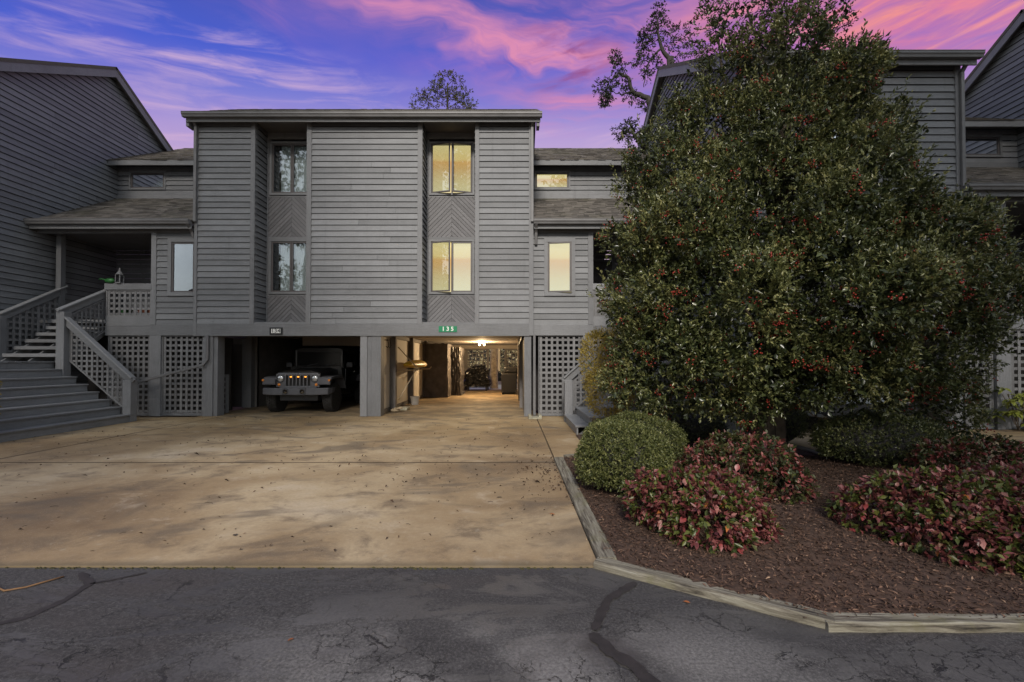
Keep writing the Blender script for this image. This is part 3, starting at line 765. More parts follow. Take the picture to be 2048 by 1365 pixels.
# carport interior
part_box('carport_ceiling', house, 0, (0, 0), -8.4, .6, -24.0, -12.5, 2.33, 2.40, 'ceiling', 0)
for k in range(9): part_box('ceiling_joint', house, 0, (0, 0), -8.0, .3, -(13.6 + k * 1.22), -(13.57 + k * 1.22), 2.322, 2.329, 'garage_wood', 0)
part_box('ceiling_beam', house, 0, (0, 0), -3.5, .45, -23.95, -23.7, 2.15, 2.33, 'ceiling')
part_box('dividing_wall', house, 0, (0, 0), -3.86, -3.70, -24.0, -12.62, .0, 2.33, 'garage_wood', 0)
part_box('outer_wall', house, 0, (0, 0), .34, .42, -24, -12.6, .0, 2.33, 'garage_wood', 0)
for a, b in ((12.75, 13.62), (13.95, 16.05), (16.35, 18.6)): part_box('wall_panel', house, 0, (0, 0), -3.70, -3.66, -b, -a, .13, 2.2, 'white_wall')
for y in (13.78, 16.2, 18.8): part_box('wall_stud', house, 0, (0, 0), -3.70, -3.50, -(y + .09), -(y - .09), .012, 2.33, 'garage_wood')
part_box('wall_ledger', house, 0, (0, 0), -3.70, -3.60, -19, -12.7, 2.2, 2.32, 'garage_wood')
part_box('base_board', house, 0, (0, 0), -3.70, -3.64, -19, -12.7, .012, .12, 'garage_wood')
for y in (14.6, 17.2, 20.0): part_box('wall_stud', house, 0, (0, 0), .24, .34, -(y + .05), -(y - .05), .012, 2.33, 'garage_wood')
part_box('wall_conduit', house, 0, (0, 0), .26, .33, -22, -12.7, 2.12, 2.2, 'hook')
part_box('outer_wall', house, 0, (0, 0), -8.36, -8.28, -24, -14.81, 0, 2.33, 'garage_wood', 0)
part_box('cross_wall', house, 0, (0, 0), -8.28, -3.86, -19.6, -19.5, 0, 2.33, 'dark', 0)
part_box('store_wall', house, 0, (0, 0), -10.2, -8.28, -14.9, -14.8, .012, 2.33, 'garage_wood', 0)
for x in (-8.66,): part_box('wall_stud', house, 0, (0, 0), x, x + .3, -14.8, -14.6, .012, 2.33, 'trim_v')
dr = part_box('store_door', house, 0, (0, 0), -9.3, -8.72, -14.80, -14.75, .03, 2.05, 'door')
for z0_, z1_ in ((.2, .85), (1.0, 1.9)):
    for a in (-9.24, -8.98): part_box('door_panel', dr, 0, (0, 0), a, a + .22, -14.75, -14.742, z0_, z1_, 'door')
part_box('drop_soffit', house, 0, (0, 0), -7.0, -4.1, -19.4, -15.2, 2.02, 2.32, 'ceiling')
# open lattice at the far end of the right carport
for (a, b) in ((-3.0, -2.62), (-2.36, -1.30), (-.30, .34)):
    lattice(house, 0, (0, 24.0), [(a, .1), (b, .1), (b, 2.15), (a, 2.15)], pitch=.19, sw=.045, matk='garage_wood')
for a, b in ((-2.62, -2.36), (-1.30, -1.22), (-.40, -.30)): part_box('rear_post', house, 0, (0, 24.0), a, b, -.1, .06, .012, 2.15, 'garage_wood')
for z_ in np.arange(.4, 2.1, .25): part_box('ladder_rung', house, 0, (0, 23.9), -.62, -.3, 0, .03, z_, z_ + .035, 'garage_wood')
part_box('pale_post', house, 0, (0, 23.9), -.74, -.62, 0, .08, 1.0, 2.15, 'white_wall')

# ================================================================== side wings between blocks
def wing(name, adj, sg, F, far, label, win, wallw, upwin, lit, lat, posts, group=None, gut_end=None):
    """entrance wing: adj = X of the block it leans on, sg = +1 runs to the right, far = X of its other end"""
    rt = root(name, ((adj + far) / 2, F, 0), label, 'building wing')
    A = lambda off: adj + sg * off
    def rg(a, b): x0, x1 = A(a), A(b); return (min(x0, x1), max(x0, x1))
    Wd = abs(far - adj); FW = F + .13; Ow = (0, FW)
    x0, x1 = rg(.0, wallw)
    wa, wb = rg(*win[:2]); za, zb = win[2:]
    tr = .14; tx0, tx1 = rg(wallw - tr, wallw)
    bx0, bx1 = rg(.0, wallw - tr)
    lap_wall(rt, 0, Ow, bx0, bx1, 2.49, 5.02, .158, holes=[(wa - .095, wb + .095, za - .10, zb + .10)])
    part_box('wall', rt, 0, Ow, bx0, bx1, -.2, -.14, 2.2, 5.15, 'backing', 0)
    # cheeks filling between boards and sheathing beside the window
    part_box('base_board', rt, 0, Ow, x0, x1, -.05, .034, 2.20, 2.49, 'trim_h')
    part_box('corner_trim', rt, 0, Ow, tx0, tx1, -.13, .04, 2.495, 5.02, 'trim_v')
    part_box('header', rt, 0, Ow, *rg(0, Wd), -.12, .03, 5.02, 5.14, 'trim_h')
    window(rt, 0, Ow, wa, wb, za, zb, sashes=1, lit=lit, opened=(-.16,) if lit else (), casing=.10, curtain=None if lit else ())
    # upper wall
    FU = F + 2.62; Ou = (0, FU); ua, ub = rg(*upwin)
    ux0, ux1 = rg(0, Wd)
    lap_wall(rt, 0, Ou, ux0, ux1, 6.98, 7.95, .158, holes=[(ua - .055, ub + .055, 7.138, 7.77)])
    part_box('wall', rt, 0, Ou, ux0, ux1, -.2, -.14, 6.7, 8.1, 'backing', 0)
    part_box('base_board', rt, 0, Ou, ux0, ux1, -.05, .03, 6.84, 6.98, 'trim_h')
    window(rt, 0, Ou, ua, ub, 7.198, 7.71, sashes=1, lit=lit, casing=.06, curtain=None if lit else [(ua + .05, ub)])
    # roofs
    rx0, rx1 = (adj + .02, far - .02) if sg > 0 else (far + .02, adj - .02)
    roof(rt, rx0, rx1, F - .12, 5.28, FU, 6.86, pitch=.13)
    roof(rt, rx0, rx1, FU - .38, 7.98, F + 5.7, 9.98, pitch=.14)
    roof(rt, rx0 - (0 if sg > 0 else 0), rx1, F + 11.8, 6.9, F + 5.7, 9.96, detail=False)
    part_box('upper_fascia', rt, 0, (0, FU), rx0, rx1, .36, .40, 7.80, 7.985, 'trim_h')
    part_box('upper_soffit', rt, 0, (0, FU), rx0, rx1, -.0, .36, 7.93, 7.95, 'underside', 0)
    gutter(rt, rx0 - .02, rx1 + (.0), F - .26, 5.30, h=.13)
    part_box('fascia', rt, 0, (0, F), rx0, rx1, .09, .125, 5.06, 5.26, 'trim_h')
    part_box('porch_ceiling', rt, 0, (0, 0), ux0, ux1, -FU, -(F + .0), 5.14, 5.17, 'underside', 0)
    # porch: floor, back wall, railing, post
    px0, px1 = rg(wallw, Wd)
    part_box('porch_floor', rt, 0, (0, 0), px0, px1, -FU, -FW - .04, 2.55, 2.64, 'stair')
    lap_wall(rt, 0, (0, FU), px0, px1, 2.64, 5.14, .158)
    dx0, dx1 = rg(wallw + .12, wallw + 1.05)
    dr = part_box('door', rt, 0, (0, FU), dx0, dx1, .03, .08, 2.64, 4.75, 'door')
    part_box('door_light', dr, 0, (0, FU), *(rg(wallw + .28, wallw + .42)), .081, .086, 3.3, 4.55, 'door_glow' if not lit else 'smoked', 0)
    part_box('door_casing', rt, 0, (0, FU), *(rg(wallw + 1.05, wallw + 1.16)), .03, .07, 2.64, 4.85, 'trim_v')
    r1 = 1.24 if wallw < 1.4 else 1.1
    qx0, qx1 = rg(wallw, wallw + r1)
    part_box('fascia_board', rt, 0, Ow, qx0, qx1, -.04, .02, 2.46, 2.72, 'trim_h'); part_box('fascia_board', rt, 0, Ow, qx0, qx1, -.04, .026, 2.20, 2.455, 'trim_h')
    lattice(rt, 0, Ow, [(qx0, 2.72), (qx1, 2.72), (qx1, 3.45), (qx0, 3.45)], pitch=.145)
    part_box('top_rail', rt, 0, Ow, qx0 - .02, qx1 + .02, -.06, .05, 3.45, 3.62, 'trim_h')
    part_box('rail_post', rt, 0, Ow, *(rg(wallw + r1 - .1, wallw + r1)), -.12, .0, 2.64, 3.45, 'trim_v')
    pf = rg(Wd - .34, Wd - .20)
    part_box('porch_post', rt, 0, (0, F + .5), pf[0], pf[1], -.07, .07, 2.64, 5.14, 'trim_v')
    # lattice skirt and its posts
    for a, b in lat:
        a, b = rg(a, b); lattice(rt, 0, (0, FW + .04), [(a, .06), (b, .06), (b, 2.2), (a, 2.2)])
        part_box('ground_rail', rt, 0, (0, FW + .04), a, b, -.02, .022, .008, .06, 'trim_h')
    for a, b in posts: part_box('skirt_post', rt, 0, Ow, *rg(a, b), -.12, .03, 0.0, 2.2, 'trim_v')
    part_box('crawl_back', rt, 0, (0, 0), *rg(-.12 if wallw > 1.4 else .0, Wd), -(FW + 1.6), -(FW + 1.5), 0, 2.5, 'backing', 0)
    return rt
wl_ = wing('entrance_wing', -8.60, -1, F, -13.0, 'dark grey entrance wing with covered porch above lattice skirt, behind the wide staircase', (.09, .72, 3.38, 4.76), 1.26, (2.86, 3.96), False,
     [(-.22, .98), (1.30, 2.46)], [(.98, 1.28)])
downspout(wl_, [(-8.68, 12.12, 5.17), (-8.68, 12.30, 5.02), (-8.68, 12.34, 4.9)])
downspout(wl_, [(-8.20, 12.25, 2.18), (-8.20, 12.25, 1.55), (-8.30, 12.22, 1.40), (-10.15, 12.05, .88)], .07, .06)
wr_ = wing('entrance_wing', HX1, 1, F, 4.9, 'grey entrance wing with yellow lit windows, partly behind the holly tree', (.40, 1.05, 3.38, 4.76), 1.64, (.20, 1.28), True,
     [(.14, 1.36), (1.56, 4.2)], [(1.36, 1.56)])
downspout(wr_, [(.655, 12.12, 5.17), (.655, 12.30, 5.0), (.655, 12.36, 4.7)])
downspout(house, [(.60, 12.22, 2.20), (.60, 12.22, .12), (.60, 12.12, .07)], .07, .07)
wf_ = wing('entrance_wing', 9.75, 1, 9.9, 14.0, 'shaded entrance wing at the far right with dark porch and lattice', (.12, .62, 3.38, 4.76), 1.15, (2.75, 3.75), False,
     [(.3, .88), (1.24, 4.2)], [(.90, 1.22)])
# ================================================================== gabled neighbours
def gabled(name, X, rot, label, x_far, group=None, yf=9.7, dz=0.0, yr=14.56):
    rt = root(name, (X, 14.5, 0), label, 'townhouse')
    ye, ze, zr, yb = yf, 8.12 + dz, 10.94 + dz, yr + 9.4
    sf = (zr - ze) / (yr - ye); sb = .62
    def cutY(z):
        a = ye + .2 if z < ze else ye + .2 + (z - ze) / sf
        b = min(yb, yr + (zr - z) / sb); return a, b
    if rot == 90: cut = cutY; s0, s1 = ye + .2, yb
    else:
        cut = lambda z: (-cutY(z)[1], -cutY(z)[0]); s0, s1 = -yb, -(ye + .2)
    lap_wall(rt, rot, (X, 0), s0, s1, 0.1, zr - .05, .160, cut=cut)
    sgn = 1 if rot == 90 else -1
    # body behind the boards
    x0, x1 = sorted((X - sgn * .02, X - sgn * .16))
    MB().add([(x, y, z) for x in (x0, x1) for y, z in ((ye + .2, 0), (ye + .2, ze - .02), (yr, zr - .1), (yb, zr - .1 - sb * (yb - yr)), (yb, 0))],
             [(0, 1, 2, 3, 4), (9, 8, 7, 6, 5), (0, 5, 6, 1), (1, 6, 7, 2), (2, 7, 8, 3)]).build('wall', M['backing'], rt)
    # rake boards and roof planes
    xo = X + sgn * .20; xi = X + sgn * .02
    for (ya, za, yb2, zb2) in ((ye - .12, ze - .07, yr, zr), (yr, zr, yb, zr - sb * (yb - yr))):
        for xx0, xx1, h, nm in ((xo - .018, xo + .018, .27, 'rake_board'), (min(xi, xo), max(xi, xo), .03, 'rake_soffit')):
            off = .0 if nm == 'rake_board' else -.12
            MB().add([(x, y, z + d) for x in (xx0, xx1) for y, z in ((ya, za), (yb2, zb2)) for d in (off - h, off)],
                     [(0, 1, 3, 2), (4, 6, 7, 5), (0, 2, 6, 4), (1, 5, 7, 3), (0, 4, 5, 1), (2, 3, 7, 6)]).build(nm, M['trim_h' if nm == 'rake_board' else 'underside'], rt)
    a, b = sorted((xo + sgn * .03, x_far))
    roof(rt, a, b, ye - .12, ze + .0, yr, zr + .07, detail=False)
    roof(rt, a, b, yb, zr + .07 - sb * (yb - yr), yr, zr + .07, detail=False)
    return rt
gl = gabled('townhouse', -13.0, 90, 'dark grey townhouse with a long lap sided gable wall behind the wide staircase', -18.5)
part_box('front_wall', gl, 0, (0, 9.9), -18.3, -13.05, -.1, 0, 2.2, 8.1, 'siding', 0)
gf = gabled('townhouse', 14.0, -90, 'dark gabled townhouse just visible beyond the downspout at the far right', 19.5, yf=7.3, dz=0, yr=12.16)
gr = gabled('townhouse', 4.95, -90, 'grey townhouse rising behind the holly tree with a silver car in its carport', 9.86)
Or = (0, 9.9)
for a, b in ((5.0, 6.55), (8.12, 9.72)):
    lap_wall(gr, 0, Or, a, b, 2.51, 7.98, .158); part_box('wall', gr, 0, Or, a - .02, b + .02, -.16, -.014, 2.45, 8.1, 'backing', 0)
for a, b in ((6.55, 6.66), (8.0, 8.12), (9.70, 9.82)): part_box('vertical_trim', gr, 0, Or, a, b, -.1, .042, 2.5, 7.98, 'trim_v')
part_box('beam', gr, 0, Or, 4.95, 9.82, -.2, .036, ZB, 2.505, 'trim_h')
recess_bay(gr, Or, 6.66, 8.0, cur=[(6.8, 7.8)], zt=7.98)
part_box('fascia', gr, 0, Or, 4.8, 9.98, .20, .235, 7.86, 8.08, 'trim_h'); part_box('frieze', gr, 0, Or, 4.95, 9.82, -.02, .05, 7.98, 8.12, 'trim_h')
part_box('soffit', gr, 0, Or, 4.8, 9.98, .05, .20, 7.955, 7.98, 'underside', 0)
gutter(gr, 4.75, 10.02, 9.53, 8.09)
downspout(gr, [(9.80, 9.68, 7.95), (9.80, 9.82, 7.8), (9.80, 9.82, 5.25)]); downspout(gr, [(9.86, 9.70, 5.1), (9.86, 9.9, 4.9), (9.86, 9.9, .1)])
part_box('side_wall', gr, 0, (0, 0), 9.72, 9.78, -18, -9.95, 2.2, 7.9, 'siding', 0)
for a, b in ((4.98, 5.25), (9.5, 9.8)): part_box('post', gr, 0, Or, a, b, -.3, 0, .012, ZB, 'trim_v')
part_box('carport_ceiling', gr, 0, (0, 0), 5.0, 9.75, -22, -10.1, 2.33, 2.4, 'ceiling', 0)
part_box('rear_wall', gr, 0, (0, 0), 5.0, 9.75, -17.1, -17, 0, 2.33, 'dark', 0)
part_box('carport_side', gr, 0, (0, 0), 9.6, 9.7, -17, -10.2, 0, 2.33, 'garage_wood', 0)

# ================================================================== staircases
def staircase(name, xw, sg, ynear, label):
    """lower flight climbs towards the wall at xw, upper flight climbs away from the camera to the porch. sg=+1: wall on the left"""
    rt = root(name, (xw + sg * 2, 10, 0), label, 'staircase')
    X = lambda d: xw + sg * d           # distance out from the wall
    N, rs, td = 8, .1875, .278; xb = 3.58; YB = 11.3
    for i in range(N):
        d1 = xb - i * td; z1 = (i + 1) * rs
        d0 = d1 - td if i < N - 1 else .05
        a, b = sorted((X(d1 - .03), X(d1)))
        MB().box(a, b, ynear, YB, z1 - rs, z1 - .036).build('riser', M['stair'], rt, bevel=.003)
        a, b = sorted((X(d0 - .02), X(d1 + .03)))
        if i < N - 1: MB().box(a, b, ynear - .02, YB - .0, z1 - .036, z1).build('tread', M['stair'], rt, bevel=.006)
    # landing boards
    y = ynear
    while y < YB - .02:
        a, b = sorted((X(.05), X(xb - 7 * td + .03)))
        MB().box(a, b, y, min(y + .135, YB), 1.5 - .036, 1.5).build('landing_board', M['stair'], rt, bevel=.004); y += .141
    a, b = sorted((X(.05), X(xb - 7 * td - .05)))
    MB().box(a, b, ynear + .03, YB - .03, 1.1, 1.46).build('landing_frame', M['stair'], rt)
    # near and far cheeks under the steps
    for yy in (ynear + .04,):
        mb = MB()
        pts = [(X(xb - .04), 0), (X(.05), 0), (X(.05), 1.45), (X(xb - 7 * td - .03), 1.45)]
        mb.prism(pts, -yy, -yy - .03, lambda u, n_, v: (u, -n_, v)); mb.build('stringer', M['stair'], rt)
    # upper flight
    d_in, d_out = .30, 1.80
    for i in range(6):
        z1 = 1.5 + (i + 1) * .19; y0 = YB - .02 + i * .262
        a, b = sorted((X(d_in + .05), X(d_out - .05)))
        MB().box(a, b, y0, y0 + .27, z1 - .085, z1).build('tread', M['stair'], rt, bevel=.006)
    for dd in (d_in + .08, (d_in + d_out) / 2, d_out - .08):
        MB().obox((X(dd), YB, 1.42), (X(dd), YB + 1.6, 2.56), .045, .2).build('carriage', M['stair'], rt)
    # newels
    def newel(dd, y, z0, z1, w_=.16): MB().box(min(X(dd - w_ / 2), X(dd + w_ / 2)), max(X(dd - w_ / 2), X(dd + w_ / 2)), y - w_ / 2, y + w_ / 2, z0, z1).build('newel', M['trim_v'], rt, bevel=.008)
    newel(d_out + .06, YB, 1.0, 2.72, .2); newel(d_in - .02, YB, 1.4, 2.62); newel(xb - .08, YB + .03, .0, 1.03, .2); newel(d_out, YB + 1.62, 2.2, 3.6)
    # handrails, a face board and a cap each
    def rail(p0, p1):
        p0 = Vector(p0); p1 = Vector(p1)
        MB().obox(p0 - Vector((0, 0, .09)), p1 - Vector((0, 0, .09)), .05, .17).build('rail_board', M['trim_h'], rt, bevel=.004)
        MB().obox(p0 + Vector((0, 0, .012)), p1 + Vector((0, 0, .012)), .15, .036).build('rail_cap', M['stair'], rt, bevel=.006)
    rail((X(d_out + .1), YB - .02, 2.62), (X(xb + .04), YB - .02, 1.07))
    rail((X(d_out + .02), YB - .1, 2.76), (X(d_out + .02), YB + 1.62, 3.66))
    rail((X(d_in), YB - .05, 2.66), (X(d_in), YB + 1.62, 3.62))
    # infill lattices
    def fl(poly, rot, O, **k):
        lattice(rt, rot, O, poly, **k)
    xs_ = [X(d_out + .14), X(xb - .18)]
    top = lambda d: 2.62 - .17 + (1.07 - 2.62) / (xb - d_out - .06) * (d - d_out - .1)
    pol = [(X(d_out + .14), 1.52), (X(d_out + .14), top(d_out + .14)), (X(xb - .2), top(xb - .2)), (X(xb - .2), .27)]
    fl(pol, 0, (0, YB + .06), pitch=.13, sw=.05)
    py = [(YB + .08, 1.52), (YB + 1.54, 2.56), (YB + 1.54, 3.42), (YB + .08, 2.62)]
    if sg > 0:
        fl(py, 90, (X(d_out + .03), 0), pitch=.12, sw=.042); fl(py, 90, (X(d_in - .02), 0), pitch=.15, sw=.06)
    else:
        q = [(-a, b) for a, b in py]
        fl(q, -90, (X(d_out + .03), 0), pitch=.12, sw=.042); fl(q, -90, (X(d_in - .02), 0), pitch=.15, sw=.06)
    return rt
staircase('staircase', -13.0, 1, 8.0, 'wide grey painted wooden staircase with lattice sided handrails left of the driveway')
staircase('staircase', 4.9, -1, 9.3, 'pale grey wooden steps half hidden behind the round clipped bush')

# ================================================================== signs
def text_mesh(body, size, mk, spacing=1.0, depth=.002, off=.0):
    cu = bpy.data.curves.new('t', 'FONT'); cu.body = body; cu.size = size; cu.align_x = 'CENTER'; cu.align_y = 'CENTER'; cu.extrude = depth; cu.space_character = spacing; cu.resolution_u = 3; cu.offset = off
    ob = bpy.data.objects.new('t', cu); COL.objects.link(ob); bpy.context.view_layer.update()
    me = bpy.data.meshes.new_from_object(ob.evaluated_get(bpy.context.evaluated_depsgraph_get())); me.materials.clear(); me.materials.append(M[mk])
    bpy.data.objects.remove(ob); return me
sg = root('address_sign', (-1.73, F - .04, 2.365), 'green rectangular address sign with white digits 1 3 5 on the carport beam', 'sign')
MB().box(-1.975, -1.485, F - .052, F - .040, 2.285, 2.445).build('plate', M['sign_green'], sg, bevel=.004)
link('digits', text_mesh('1 3 5', .155, 'sign_white', 1.0, .002, .004), sg, (-1.73, F - .053, 2.365), rot=(math.pi / 2, 0, 0))
sg = root('address_sign', (-6.36, F - .04, 2.31), 'small black framed address sign with white tiles reading 134', 'sign')
MB().box(-6.53, -6.18, F - .062, F - .040, 2.215, 2.41).build('plate', M['sign_black'], sg, bevel=.006)
for k, ch in enumerate('134'):
    x = -6.355 + (k - 1) * .084
    t = MB().box(x - .039, x + .039, F - .067, F - .0625, 2.255, 2.37).build('tile', M['sign_white'], sg)
    link('digit', text_mesh(ch, .14, 'sign_black', 1, .001, .002), t, (x, F - .0685, 2.312), rot=(math.pi / 2, 0, 0))

# ================================================================== off-road car in the left carport
car = root('parked_car', (-6.15, 14.8, 0), 'black off-road car with grey slotted grille parked in the left carport', 'car')
def J(x, y, z): return (-6.15 + x, 12.85 + y, z)
def jb(name, mk, *b, par=None, bevel=.015, smooth=False):
    mb = MB()
    for q in b: mb.box(*q, J)
    return mb.build(name, M[mk], par or car, bevel=bevel)
bmp_ = MB()
prof = [(-.97, .30, .62), (-.93, .08, .55), (-.60, .0, .54), (.60, .0, .54), (.93, .08, .55), (.97, .30, .62)]
vs = []
for x, y, z in prof: vs += [J(x, y, z), J(x, y, .735), J(x, y + .22, .735), J(x, y + .22, z)]
bmp_.add(vs, [(i * 4 + k, i * 4 + (k + 1) % 4, i * 4 + 4 + (k + 1) % 4, i * 4 + 4 + k) for i in range(5) for k in range(4)] + [(0, 1, 2, 3), (23, 22, 21, 20)])
bp = bmp_.build('bumper', M['flare'], car, bevel=.02)
for x in (-.30, .30): jb('bumper_clamp', 'black_plastic', (x - .035, x + .035, -.012, .1, .545, .74), par=bp)
for x in (-.24, .24):
    fl_ = MB().lathe([(.085, -.02), (.085, .02), (.07, .03)], J(x, 0, .645), 'y', 18).build('fog_light', M['black_plastic'], bp)
    MB().lathe([(.058, -.035), (.04, -.030), (.0, -.028)][::-1], J(x, 0, .645), 'y', 16).build('lens', M['chrome'], fl_, smooth=True)
# grille with seven open slots
g = MB(); hw = .625
z0, z1, za, zb = .72, 1.165, .79, 1.085
edge = []
sx = [-.36 + .105 * k for k in range(8)]
g.box(-hw, sx[0], .22, .28, z0 + .03, z1 - .03, J); g.box(sx[7] + .0, hw, .22, .28, z0 + .03, z1 - .03, J)
g.box(-hw + .05, hw - .05, .222, .278, zb, z1, J); g.box(-hw + .10, hw - .10, .222, .278, z0, za, J)
for k in range(8): g.box(sx[k] - .019, sx[k] + .019, .215, .285, za - .01, zb + .01, J)
gr_ = g.build('grille', M['grille_grey'], car, bevel=.014)
jb('grille_back', 'black_paint', (-.5, .5, .32, .34, .74, 1.14), par=gr_, bevel=0)
for k in (1, 3, 5): MB().box(sx[k] + .03, sx[k] + .075, .225, .245, 1.035, 1.065, J).build('marker_light', M['led_amber'], gr_)
link('badge', text_mesh('Jeep', .085, 'chrome', 1, .004), gr_, J(0, .212, 1.125), rot=(math.pi / 2, 0, 0))
for x in (-.495, .495):
    h_ = MB().lathe([(.118, .0), (.118, -.03), (.098, -.035), (.098, 0)], J(x, .235, 1.0), 'y', 24).build('headlight', M['black_plastic'], car)
    MB().lathe([(.001, -.045), (.05, -.042), (.09, -.028), (.098, 0)], J(x, .235, 1.0), 'y', 24).build('lens', M['headlamp'], h_, smooth=True)
    MB().box(x - .09, x + .09, .19, .2, .985, 1.0, J).build('lamp_bar', M['black_plastic'], h_)
    MB().lathe([(.001, -.03), (.04, -.02), (.052, 0)], J(x * 1.08, .235, .825), 'y', 16).build('turn_signal', M['amber'], car, smooth=True)
# body
def loft(secs, name, mk, par=None, bevel=.03):
    mb = MB(); vs = []
    for sc_ in secs: vs += [J(*p) for p in sc_]
    n = len(secs[0])
    fs = [(i * n + k, i * n + (k + 1) % n, (i + 1) * n + (k + 1) % n, (i + 1) * n + k) for i in range(len(secs) - 1) for k in range(n)]
    fs += [tuple(range(n)), tuple(range((len(secs) - 1) * n, len(secs) * n))[::-1]]
    return mb.add(vs, fs).build(name, M[mk], par or car, bevel=bevel)
loft([[(-.60, .26, .8), (.60, .26, .8), (.61, .26, 1.13), (.35, .24, 1.20), (-.35, .24, 1.20), (-.61, .26, 1.13)],
      [(-.68, 1.6, .8), (.68, 1.6, .8), (.70, 1.6, 1.25), (.45, 1.6, 1.32), (-.45, 1.6, 1.32), (-.70, 1.6, 1.25)]], 'hood', 'black_paint')
loft([[(-.78, 1.45, .52), (.78, 1.45, .52), (.80, 1.45, 1.0), (.76, 1.45, 1.30), (-.76, 1.45, 1.30), (-.80, 1.45, 1.0)],
      [(-.80, 4.0, .52), (.80, 4.0, .52), (.82, 4.0, 1.0), (.78, 4.0, 1.32), (-.78, 4.0, 1.32), (-.82, 4.0, 1.0)]], 'body', 'black_paint')
ws = jb('windshield_frame', 'black_paint', (-.76, -.69, 1.62, 1.7, 1.30, 1.86), (.69, .76, 1.62, 1.7, 1.30, 1.86), (-.69, .69, 1.622, 1.698, 1.79, 1.86), (-.69, .69, 1.622, 1.698, 1.30, 1.37))
jb('windshield', 'smoked', (-.69, .69, 1.655, 1.665, 1.37, 1.79), par=ws, bevel=0)
for x in (-.35, .2): MB().obox(J(x, 1.61, 1.36), J(x + .32, 1.61, 1.42), .02, .02).build('wiper', M['black_plastic'], ws)
loft([[(-.75, 1.7, 1.30), (.75, 1.7, 1.30), (.71, 1.7, 1.84), (.6, 1.7, 1.88), (-.6, 1.7, 1.88), (-.71, 1.7, 1.84)],
      [(-.77, 4.0, 1.30), (.77, 4.0, 1.30), (.72, 4.0, 1.84), (.6, 4.0, 1.88), (-.6, 4.0, 1.88), (-.72, 4.0, 1.84)]], 'hard_top', 'black_paint')
for x in (-1, 1):
    for y0_, y1_ in ((1.8, 2.7), (2.8, 3.75)): jb('side_window', 'smoked', (min(x * .745, x * .765), max(x * .745, x * .765), y0_, y1_, 1.36, 1.76), bevel=.002)
    dj = jb('door', 'black_paint', (min(x * .79, x * .825), max(x * .79, x * .825), 1.75, 2.75, .62, 1.27)); jb('handle', 'chrome', (min(x * .825, x * .85), max(x * .825, x * .85), 2.5, 2.62, 1.14, 1.17), par=dj, bevel=.004)
    mr = jb('mirror', 'black_plastic', (min(x * .86, x * 1.06), max(x * .86, x * 1.06), 1.66, 1.76, 1.30, 1.47), bevel=.03)
    jb('mirror_glass', 'chrome', (min(x * .88, x * 1.04), max(x * .88, x * 1.04), 1.765, 1.768, 1.32, 1.45), par=mr, bevel=0)
    # flat topped flares over the wheels
    for y0_ in (.12, 2.75):
        pr = [(y0_, .84), (y0_ + .10, 1.03), (y0_ + .30, 1.06), (y0_ + .95, 1.06), (y0_ + 1.15, .98), (y0_ + 1.3, .66), (y0_ + 1.24, .66), (y0_ + 1.10, .93), (y0_ + .92, 1.0), (y0_ + .32, 1.0), (y0_ + .15, .97), (y0_ + .05, .82)]
        a, b = sorted((x * .60, x * .965))
        mb = MB(); n = len(pr); mb.add([J(xx, y, z) for xx in (a, b) for y, z in pr], [(i, (i + 1) % n, n + (i + 1) % n, n + i) for i in range(n)])
        for i in range(n // 2 - 1): mb.f += [(i, i + 1, n - 2 - i, n - 1 - i), (n + i, n + n - 1 - i, n + n - 2 - i, n + i + 1)]
        fd = mb.build('fender', M['flare'], car)
        if y0_ < 1:
            jb('fender_front', 'flare', (a, b, y0_ - .0, y0_ + .06, .84, 1.0), par=fd, bevel=.02)
            jb('side_marker', 'amber', (x * .94 - .03, x * .94 + .03, y0_ - .012, y0_ + .02, .93, .985), par=fd, bevel=.005)
def wheel(x, y, par, r=.41, wd=.27, trans=J, zc=.41):
    c = trans(x, y, zc); sgn = 1 if x > 0 else -1
    mb = MB().lathe([(r * .62, -wd / 2), (r * .93, -wd / 2), (r * .985, -wd / 2 + .03), (r * .985, wd / 2 - .03), (r * .93, wd / 2), (r * .62, wd / 2)], c, 'x', 40)
    for k in range(30):
        a = 2 * math.pi * k / 30
        for j, (u, w2) in enumerate(((-.10, .035), (-.045, .04), (.01, .04), (.065, .035), (.11, .03))):
            aa = a + (.1 if j % 2 else 0)
            p = Vector((c[0] + u * wd / .27, c[1] + math.cos(aa) * r * .985, c[2] + math.sin(aa) * r * .985)); d = Vector((0, math.cos(aa), math.sin(aa)))
            mb.obox(p - d * .01, p + d * .016, w2, .045, up=(0, -math.sin(aa), math.cos(aa)))
    wh = mb.build('wheel', M['tyre'], par)
    rm = MB().lathe([(.001, sgn * .02), (.08, sgn * .03), (.2, sgn * .04), (r * .6, sgn * .10), (r * .63, sgn * (wd / 2 + .004)), (r * .55, sgn * .02), (.001, sgn * -.02)], c, 'x', 30).build('rim', M['rim'], wh, smooth=True)
    mb = MB()
    for k in range(8):
        a = 2 * math.pi * k / 8; p0 = Vector((c[0] + sgn * .045, c[1] + math.cos(a) * .05, c[2] + math.sin(a) * .05)); p1 = Vector((c[0] + sgn * .115, c[1] + math.cos(a) * r * .6, c[2] + math.sin(a) * r * .6))
        mb.obox(p0, p1, .03, .03)
    mb.build('spokes', M['rim'], wh)
    mb = MB()
    for k in range(16):
        a = 2 * math.pi * k / 16; mb.lathe([(.009, 0), (.007, sgn * .012)], (c[0] + sgn * .128, c[1] + math.cos(a) * r * .6, c[2] + math.sin(a) * r * .6), 'x', 6)
    mb.build('rim_studs', M['chrome'], wh)
for x in (-.81, .81):
    wheel(x, .68, car); wheel(x, 3.35, car)
